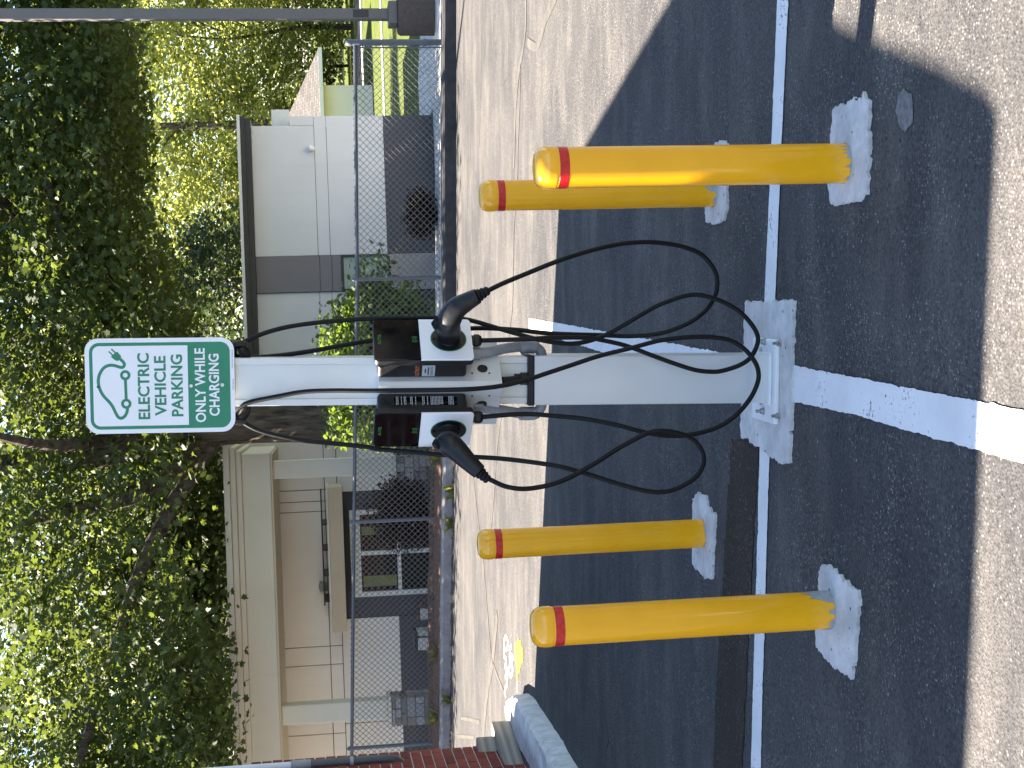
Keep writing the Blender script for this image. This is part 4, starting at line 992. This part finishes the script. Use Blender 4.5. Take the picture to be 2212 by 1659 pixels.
# V bracket
RL = Vector((.0, -.19, 0)); AN = math.radians(49.5)
zb1 = lpx(818, 830, -.17).z; zb0 = lpx(1084, 832, -.17).z
dr = Vector((math.cos(AN), math.sin(AN), 0)); dl = Vector((-math.cos(AN), math.sin(AN), 0))
def vpath(L, off): # polyline of the folded plate, rounded at the ridge
    P = [RL + dl * L]; rr = .02
    P.append(RL + dl * rr); P.append(RL + (dl + dr) * rr * .28); P.append(RL + dr * rr); P.append(RL + dr * L)
    return P
mb = MB(); Lb = .215; P = vpath(Lb, 0); rings = []
for p in P:
    n_ = Vector((0, .004, 0)); rings.append([Vector((p.x, p.y, zb0)), Vector((p.x, p.y, zb1)), Vector((p.x, p.y + .004, zb1)), Vector((p.x, p.y + .004, zb0))])
br_ = obj('mounting_bracket', MB().rings(rings), 'alu', ped)
for s, d, px in ((1, dr, (1042, 804)), (-1, dl, (1042, 868))):
    # round grommet in each face
    nrm = Vector((s * math.sin(AN), -math.cos(AN), 0)); best = RL + d * (.075 if s > 0 else .10); z = lpx(*px, -.13).z
    m_ = Matrix.Translation(Vector((best.x, best.y, z))) @ nrm.to_track_quat('Z', 'Y').to_matrix().to_4x4()
    obj('grommet', MB().lathe([(.0165, -.001), (.0165, .0025), (.013, .003), (.012, .0015), (.001, .0015)], 20).xf(m_), 'black_plastic', br_)
    for dd, dz in ((.055, .035), (.055, -.02), (.12, .035)):
        q = RL + d * dd; m_ = Matrix.Translation(Vector((q.x, q.y, z + dz * 1.0))) @ nrm.to_track_quat('Z', 'Y').to_matrix().to_4x4()
        obj('rivet', MB().lathe([(.0035, 0), (.0035, .0012), (.001, .002)], 8).xf(m_), 'print_dark', br_)
obj('top_closure', MB().add([RL + dl * .2 + Vector((0, .004, zb1 - .004)), RL + Vector((0, .006, zb1 - .004)), RL + dr * .2 + Vector((0, .004, zb1 - .004))], [(0, 1, 2)]), 'alu', br_)
# black corrugated hose between bracket and lower column
a, b = lpx(1085, 822, -.10), lpx(1138, 818, -.06)
hose = [a.lerp(b, t) for t in np.linspace(0, 1, 23)]
obj('corrugated_hose', MB().tube(hose, [.011 + .0016 * (i % 2) for i in range(23)], 12), 'black_plastic', ped)
obj('hose_gland', MB().tube([b + Vector((0, 0, -.004)), b + Vector((0, 0, .022)), b + Vector((0, 0, .023)), b + Vector((0, 0, .042))], [.021, .021, .017, .017], 8), 'black_plastic', ped)
# grey conduits from the chargers into the lower column
for pth, e in ((((1024, 764, -.10), (1056, 760.7, -.09), (1090, 753, -.06), (1124, 748.6, -.03)), ((1124, 748.6, -.03), (1148, 749, -.03), (1160, 752, -.03), (1168, 760, -.03), (1171, 772, -.03))),
               (((1030, 878, -.10), (1082, 886, -.08), (1124, 893, -.05)), ((1124, 893, -.05), (1148, 893, -.04), (1160, 889, -.04), (1168, 881, -.04), (1172, 868, -.04)))):
    Q = catmull([lpx(*p) for p in pth], 14); k = len(Q)
    obj('conduit', MB().tube(Q, [.0165 + .0008 * (i % 2) for i in range(k)], 14), 'conduit', ped, smooth=False)
    Q = catmull([lpx(*p) for p in e], 6); k = len(Q)
    obj('conduit_elbow', MB().tube(Q, [.0225 if i < k * .45 else .017 for i in range(k)], 14), 'conduit', ped, smooth=True)
    obj('conduit_nut', MB().tube([lpx(*pth[0]) + Vector((0, 0, .01)), lpx(*pth[0]) + Vector((0, 0, -.02))], .021, 8), 'conduit', ped)
# cable hooks below the sign
for s, yy in ((1, (778, 768, 757, 748)), (-1, (872, 884, 896, 906))):
    H_ = [lpx(530, yy[0], -.02), lpx(530, yy[1], -.02), lpx(526, yy[2], -.03), lpx(520, yy[3], -.035)]
    hk = obj('cable_hook', MB().tube(catmull(H_, 5), .017, 10), 'black_plastic', ped, smooth=True)
    e_ = H_[-1]; obj('hook_tip', MB().tube([e_ + Vector((s * .004, 0, -.022)), e_ + Vector((s * .008, 0, .0)), e_ + Vector((s * .006, -.004, .028))], [.010, .013, .008], 10), 'black_plastic', hk, smooth=True)

# ================================================================== SIGN
SY = PF - .012
sg = lambda cx, cy: lpx((300 + cx / 3.16) * K, (1250 + cy / 3.16) * K, SY)
cor = [sg(130, 1455), sg(100, 265), sg(1960, 245), sg(1985, 1415)]
ctr = sum(cor, Vector()) / 4
rot = math.atan2((cor[1] - cor[0]).z + (cor[2] - cor[3]).z, (cor[1] - cor[0]).x + (cor[2] - cor[3]).x)
MS = MP @ Matrix.Translation(Vector((ctr.x, SY, ctr.z))) @ Matrix.Rotation(-rot, 4, 'Y')
MSi = MS.inverted() @ MP
s2 = lambda cx, cy: MSi @ sg(cx, cy)
SWd = ((cor[1] - cor[0]).length + (cor[2] - cor[3]).length) / 2; SHt = ((cor[2] - cor[1]).length + (cor[3] - cor[0]).length) / 2
sign = thing('parking_sign', 'green and white electric vehicle parking sign on top of the post', 'sign', mat=MS)
def rrect(w, h, r, n=7, sq_bottom=False, zoff=0):
    pts = []
    for cx, cy, a0, rr in ((w / 2, h / 2, 0, r), (-w / 2, h / 2, 90, r), (-w / 2, -h / 2, 180, 0 if sq_bottom else r), (w / 2, -h / 2, 270, 0 if sq_bottom else r)):
        sx, sy = math.copysign(1, cx), math.copysign(1, cy)
        if rr == 0: pts.append((cx, cy)); continue
        for k in range(n + 1):
            a = math.radians(a0 + 90 * k / n); pts.append((cx - sx * rr + rr * math.cos(a), cy - sy * rr + rr * math.sin(a)))
    return [(x, y + zoff) for x, y in pts]
def plate(poly, y0, y1):   # polygon in the sign's x-z plane, from y0 (back) to y1 (front, smaller)
    return MB().rings([[(x, y0, z) for x, z in poly], [(x, y1, z) for x, z in poly]])
pb = obj('panel', plate(rrect(SWd, SHt, .040), .0, -.002), 'sign_white', sign)
obj('panel_back', plate(rrect(SWd, SHt, .040), .0008, .0002), 'sign_alu', sign)
gi = .0135
obj('green_field', plate(rrect(SWd - 2 * gi, SHt - 2 * gi, .030), -.0019, -.0024), 'sign_green', sign)
wi = .0237; zq = s2(1394, 850).z; h_in = (SHt / 2 - wi) - zq
obj('white_field', plate(rrect(SWd - 2 * wi, h_in, .020, 6, True, (SHt / 2 - wi + zq) / 2), -.0023, -.0028), 'sign_white', sign)
def sgn_text(body, BL, BRt, TL, m, off):
    a, b, c = s2(*BL), s2(*BRt), s2(*TL)
    ex = Vector((1, 0, 0)); w = (b - a).length; h = (c - a).length
    mt = Matrix(((1, 0, 0, a.x), (0, 0, -1, -.0028), (0, 1, 0, (a.z + b.z) / 2), (0, 0, 0, 1)))
    return text_obj('lettering', body, m, sign, mt, w, h, off)
sgn_text('ELECTRIC', (925, 1264), (905, 443), (778, 1264), 'sign_green', .024)
sgn_text('VEHICLE', (1131, 1221), (1111, 478), (985, 1221), 'sign_green', .024)
sgn_text('PARKING', (1338, 1228), (1320, 460), (1191, 1228), 'sign_green', .024)
sgn_text('ONLY WHILE', (1622, 1301), (1600, 380), (1490, 1301), 'sign_white', .024)
sgn_text('CHARGING', (1790, 1222), (1775, 450), (1660, 1222), 'sign_white', .024)
U = .000246
def stroke2(pts, wpx, nm, k=6, smoothp=True):
    Q = [s2(*p) for p in pts]; Q = catmull(Q, k) if smoothp else Q
    fl = [Vector((q.x, q.z, 0)) for q in Q]; mbx = strip_mb(fl, wpx * U, lambda x, y: 0)
    mbx.v = [Vector((v.x, -.0033, v.y)) for v in mbx.v]; return obj(nm, mbx, 'sign_green', sign)
stroke2([(640, 1125), (632, 1180), (602, 1232), (560, 1253), (522, 1235), (490, 1180), (455, 1108), (410, 1048), (350, 985), (310, 922), (286, 860), (277, 800), (283, 740), (305, 682), (345, 628), (398, 599), (450, 594), (500, 604), (545, 618), (578, 620), (598, 600), (600, 576), (582, 549), (552, 520), (530, 500)], 38, 'car_outline')
stroke2([(614, 775), (624, 1015)], 36, 'axle_bar', 2, False)
pl_ = [s2(*p) for p in [(432, 486), (455, 470), (490, 432), (515, 428), (560, 480), (557, 512), (525, 540), (495, 537), (470, 520)]]
obj('plug_icon', plate([(p.x, p.z) for p in pl_], -.0029, -.0034), 'sign_green', sign)
stroke2([(458, 470), (405, 422)], 17, 'plug_prong', 2, False); stroke2([(492, 442), (438, 393)], 17, 'plug_prong', 2, False)
def disc(c, r, m, nm, y=-.0036, n=28, r_in=0):
    p = s2(*c); mbx = MB(); N = n
    if r_in:
        mbx.v = [Vector((p.x + math.cos(6.2832 * j / N) * q, y, p.z + math.sin(6.2832 * j / N) * q)) for q in (r * U, r_in * U) for j in range(N)]
        mbx.f = [(j, (j + 1) % N, N + (j + 1) % N, N + j) for j in range(N)]
    else:
        mbx = plate([(p.x + math.cos(6.2832 * j / N) * r * U, p.z + math.sin(6.2832 * j / N) * r * U) for j in range(N)], -.0028, y)
    return obj(nm, mbx, m, sign)
disc((612, 718), 64, 'sign_green', 'wheel_icon', -.0036, 28, 30); disc((625, 1073), 64, 'sign_green', 'wheel_icon', -.0036, 28, 30)
disc((275, 862), 17, 'print_dark', 'mounting_hole', -.0038)
disc((1432, 850), 22, 'bolt', 'bolt_head', -.0065, 10); disc((1820, 838), 24, 'bolt', 'bolt_head', -.0065, 10)
for c0, c1, xx in ((405, 635, 1941), (765, 900, 1953)):
    y = c0
    while y < c1:
        L = random.uniform(8, 26); a, b = s2(xx - 4, y), s2(xx + 4, min(c1, y + L)); y += L + 7
        obj('small_print', MB().box((min(a.x, b.x), -.0023, min(a.z, b.z)), (max(a.x, b.x), -.00215, max(a.z, b.z))), 'print_dark', sign)

# ================================================================== CHARGERS
CW, CD = .187, .085
cz1 = lpx(808, 770, -.20).z; cz0 = lpx(1023, 770, -.20).z; CHh = cz1 - cz0
def charger(side, label):
    ang = AN * side
    m = MP @ Matrix.Translation(RL + Vector((0, 0, cz0))) @ Matrix.Rotation(ang, 4, 'Z') @ Matrix.Translation(Vector((side * (.030 + CW / 2), 0, 0)))
    t = thing('ev_charger', label, 'charger', mat=m, group='chargers on the post')
    h = CHh
    def rr(w, hh, r, y0, y1, zc, n=6):
        P = rrect(w, hh, r, n); return MB().rings([[(x, y0, z + zc) for x, z in P], [(x, y1, z + zc) for x, z in P]])
    hs = obj('housing', rr(CW - .016, h - .030, .014, -.002, -.062, h / 2 + .004), 'black_plastic', t, bevel=.003)
    sh = obj('front_shell', rr(CW, h, .016, -.060, -.080, h / 2), 'black_plastic', t, bevel=.003)
    zsplit = h * .53
    fw = obj('faceplate', rrf(CW - .002, 0, zsplit, .012, 'b'), 'faceplate', t, bevel=.0015)
    scn = obj('screen', rrf(CW - .006, zsplit + .001, h - .003, .012, 't'), 'screen', t)
    zc = h * .24
    mtx = Matrix.Translation(Vector((0, -CD - .0004, zc))) @ Matrix.Rotation(math.pi / 2, 4, 'X')
    ho = obj('holster', MB().lathe([(.0545, -.002), (.0545, .0015), (.050, .0018), (.036, .001), (.034, .006), (.030, .006), (.028, .001), (.002, .001)], 36).xf(mtx), 'black_plastic', t, smooth=True)
    obj('light_ring', MB().lathe([(.0570, -.001), (.0570, .0016), (.0546, .0016), (.0546, -.001)], 40).xf(mtx), 'green_ring', ho)
    obj('latch_slot', MB().box((-.005, -CD - .0034, zc + .040), (.005, -CD - .0015, zc + .050)), 'screen', ho)
    tm_ = lambda x, z: Matrix(((1, 0, 0, x), (0, 0, -1, -CD + .0012), (0, 1, 0, z), (0, 0, 0, 1)))
    text_obj('screen_lettering', 'AUTEL', 'green_print', scn, tm_(-.024, h * .925), .048, .0095, .0)
    # contactless symbol: a ring and two pairs of arcs
    zz = h * .585; ic = MB()
    for rr_, a0, a1 in ((.005, 0, 360), (.009, -55, 55), (.009, 125, 235), (.013, -45, 45), (.013, 135, 225)):
        n = 14; P = [Vector((rr_ * math.cos(math.radians(a0 + (a1 - a0) * k / n)), zz + rr_ * math.sin(math.radians(a0 + (a1 - a0) * k / n)), 0)) for k in range(n + 1)]
        q = strip_mb(P, .0011, lambda x, y: 0); q.v = [Vector((v.x, -CD + .0004, v.y)) for v in q.v]; ic.add(q.v, q.f)
    obj('contactless_symbol', ic, 'green_print', scn)
    xs_ = -(CW / 2 - .008)
    if side > 0:   # warning text on the flank towards the other charger
        ml = lambda y, z: Matrix(((0, 0, -1, xs_), (-1, 0, 0, y), (0, 1, 0, z), (0, 0, 0, 1)))
        text_obj('warning_lettering', 'ELECTRICITY', 'orange_print', hs, ml(-.007, h * .545), .046, .012, .015)
        lb_ = obj('info_label', MB().box((xs_ - .0006, -.052, h * .385), (xs_ + .001, -.006, h * .515)), 'grey_label', hs)
        text_obj('label_lettering', 'CONDUCTIVE', 'print_dark', lb_, ml(-.010, h * .405) @ Matrix.Translation((0, 0, .0006)), .036, .008, .01)
        for k, (a, b) in enumerate(((-.012, -.045), (-.02, -.038))): obj('label_print', MB().box((xs_ - .0012, b, h * (.445 + .03 * k)), (xs_ - .0004, a, h * (.445 + .03 * k) + .0045)), 'print_dark', lb_)
    else:
        xs2 = -xs_; r = random.Random(2); lb_ = obj('rating_label', MB().box((xs2 - .001, -.048, h * .16), (xs2 + .0005, -.012, h * .80)), 'screen', hs)
        z = h * .785; rows_ = MB()
        while z > h * .175:
            if r.random() < .82:
                a = -.014; 
                while a > -.044:
                    L = r.uniform(.003, .010); rows_.box((xs2 + .0004, max(a - L, -.046), z), (xs2 + .0010, a, z + .0022)); a -= L + .0016
            z -= r.choice((.0045, .0045, .0045, .011))
        obj('rating_print', rows_, 'print_grey', lb_)
    gx = .028 if side > 0 else .024
    obj('cable_gland', MB().lathe([(.017, .004), (.017, -.010), (.0205, -.011), (.0205, -.026), (.015, -.034), (.011, -.036)], 10, (gx, -.052, 0)), 'black_plastic', t)
    return t, m @ Vector((gx, -.052, -.03)), m @ Vector((0, -CD, zc)), (m.to_3x3() @ Vector((0, -1, 0))).normalized()
def rrf(w, z0, z1, r, which):
    P = []; hh = z1 - z0; zc = (z0 + z1) / 2
    for cx, cz, a0 in ((w / 2, hh / 2, 0), (-w / 2, hh / 2, 90), (-w / 2, -hh / 2, 180), (w / 2, -hh / 2, 270)):
        rr = r if (cz > 0) == (which == 't') else .0008
        for k in range(6):
            a = math.radians(a0 + 90 * k / 5); P.append((cx - math.copysign(rr, cx) + rr * math.cos(a), zc + cz - math.copysign(rr, cz) + rr * math.sin(a)))
    return MB().rings([[(x, -.079, z) for x, z in P], [(x, -CD if which == 'b' else -CD + .0012, z) for x, z in P]])
chR, glR, hoR, nR = charger(1, 'black and white charger with orange warning lettering on its flank')
chL, glL, hoL, nL = charger(-1, 'black and white charger with small rating print on its flank')

# ================================================================== CABLES
def W(x, y, Y): return atY(x, y, Y)
RC = [(1126, 733, 4.47), (1196, 729.5, 4.47), (1265, 729.5, 4.48), (1300, 734.7, 4.485), (1352, 746.8, 4.49), (1404, 766, 4.49), (1456, 785, 4.485), (1501, 799, 4.48), (1536, 803, 4.48), (1560, 801, 4.48), (1595, 790, 4.475), (1619, 774.6, 4.47), (1633, 752, 4.465), (1637, 727.7, 4.46), (1623, 700, 4.46), (1591.6, 668.7, 4.46), (1540, 644, 4.46), (1490, 637, 4.465), (1432, 655, 4.47), (1404, 668.7, 4.475), (1362.5, 693, 4.48), (1321, 717, 4.505), (1289.6, 731, 4.515), (1251, 741, 4.52), (1213, 741.6, 4.52), (1161, 733, 4.52), (1091.7, 713.9, 4.53), (1012, 691, 4.56),
      (960, 687, 4.58), (900, 686.5, 4.60), (806, 688, 4.615), (740, 692, 4.62), (680, 697.5, 4.62), (620, 706.5, 4.61), (570, 720, 4.605), (535, 735, 4.60), (514, 748, 4.595), (507, 759, 4.60), (514, 770, 4.615), (560, 771.5, 4.63), (620, 766, 4.64), (680, 757, 4.645), (740, 746, 4.65), (806, 735, 4.66), (900, 722, 4.655), (1016, 709.5, 4.61),
      (1108, 712, 4.555), (1196, 720.8, 4.53), (1300, 724, 4.535), (1362, 726, 4.51), (1421.5, 720.8, 4.49), (1466.6, 707, 4.475), (1501, 689.5, 4.47), (1529, 665, 4.48), (1546, 635, 4.48), (1549, 605, 4.47), (1540, 578, 4.46), (1515, 550, 4.45), (1475, 533, 4.44), (1430, 525, 4.43), (1390, 523, 4.42), (1340, 527, 4.41), (1280, 540, 4.395), (1210, 562, 4.375), (1130, 594, 4.355), (1080, 615, 4.34), (1043, 634, 4.33)]
LC = [(1126, 894.4, 4.48), (1196, 898, 4.475), (1265, 905, 4.47), (1335, 918.7, 4.46), (1387, 932.6, 4.455), (1439, 941, 4.455), (1491, 939, 4.455), (1543, 925.6, 4.455), (1585, 901, 4.45), (1619, 863, 4.445), (1637, 825, 4.44), (1637, 797, 4.44), (1625, 773, 4.435), (1605.5, 752, 4.435), (1578, 736, 4.435), (1543, 729, 4.435), (1508, 727.7, 4.435), (1473.6, 729.5, 4.435), (1421.5, 736.4, 4.435), (1362.5, 752, 4.435), (1293, 769.4, 4.435), (1230.5, 790, 4.43), (1182, 806, 4.42), (1143.7, 818.7, 4.415), (1091.7, 832, 4.41), (1039.6, 838.8, 4.40), (987.5, 841.6, 4.395), (899.7, 843, 4.405), (795.5, 844, 4.44), (712, 843.8, 4.48), (652.4, 846.8, 4.505), (593, 857.7, 4.53), (553, 865.6, 4.55), (533, 871.6, 4.56), (515.5, 882.5, 4.575), (507, 893, 4.59), (514, 905, 4.60), (523.5, 911, 4.60), (553, 927, 4.60), (593, 939, 4.60), (652, 951, 4.60), (712, 957, 4.60), (791, 965, 4.60), (813.5, 969.8, 4.595), (888, 976, 4.57), (950, 982, 4.54),
      (1005, 986, 4.50), (1091.7, 991.6, 4.465), (1196, 1005.5, 4.44), (1265, 1023, 4.43), (1335, 1045, 4.42), (1387, 1059, 4.415), (1421.5, 1063, 4.41), (1456, 1057.6, 4.41), (1491, 1040, 4.41), (1512, 1019, 4.41), (1520.5, 995, 4.41), (1515, 971, 4.41), (1498, 950, 4.41), (1473.6, 938, 4.405), (1439, 931, 4.40), (1404, 934, 4.40), (1369.4, 950, 4.40), (1334.7, 969, 4.40), (1300, 991.6, 4.395), (1265, 1012.4, 4.39), (1230.5, 1031.5, 4.385), (1196, 1045, 4.38), (1161, 1053, 4.38), (1126, 1056, 4.375), (1091.7, 1050.6, 4.375), (1064, 1038.5, 4.37), (1047, 1030, 4.37)]
def cable(label, gl, pts, hol, nrm, hpts):
    t = thing('charging_cable', label, 'cable', tuple(hol), 'charging cables')
    Q = catmull([gl] + [W(*p) for p in pts], 7); obj('cable', MB().tube(Q, .0077, 10), 'black_rubber', t, local=False, smooth=True)
    Hp = [hol - nrm * .004, hol + nrm * .035] + [W(*p) for p in hpts]
    Q = catmull(Hp, 6); k = len(Q); rp = [.034, .0365, .0385, .0375, .0330, .0280, .0235]
    rads = [float(np.interp(i / (k - 1), np.linspace(0, 1, len(rp)), rp)) for i in range(k)]
    hd = obj('connector', MB().tube(Q, rads, 18), 'black_plastic', t, local=False, smooth=True)
    e, d = Q[-1], (Q[-1] - Q[-4]).normalized()
    pr = []
    for i in range(13): pr.append((e + d * (i * .0042 - .012), (.0235 - i * .00085) if i % 3 else .0195 - i * .0007))
    obj('strain_relief', MB().tube([p for p, _ in pr], [r_ for _, r_ in pr], 14), 'black_rubber', hd, local=False)
    q = Q[int(k * .36)]; u = (Q[int(k * .36) + 2] - q).normalized(); s_ = Vector((0, 0, 1)); s_ = (s_ - u * s_.dot(u)).normalized()
    obj('latch_button', MB().tube([q + s_ * .033 - u * .020, q + s_ * .041, q + s_ * .036 + u * .022], [.009, .012, .009], 10), 'black_rubber', hd, local=False, smooth=True)
    return t
cable('black charging cable whose plug points towards the bollard with the sunlit cap', glR, RC, hoR, nR, [(968, 697, 4.395), (984, 668, 4.36), (1008, 652, 4.345), (1032, 639, 4.333)])
cable('black charging cable whose plug points away from the sunlit bollard', glL, LC, hoL, nL, [(969, 957, 4.415), (986, 972, 4.40), (1010, 996, 4.385), (1036, 1020, 4.374)])
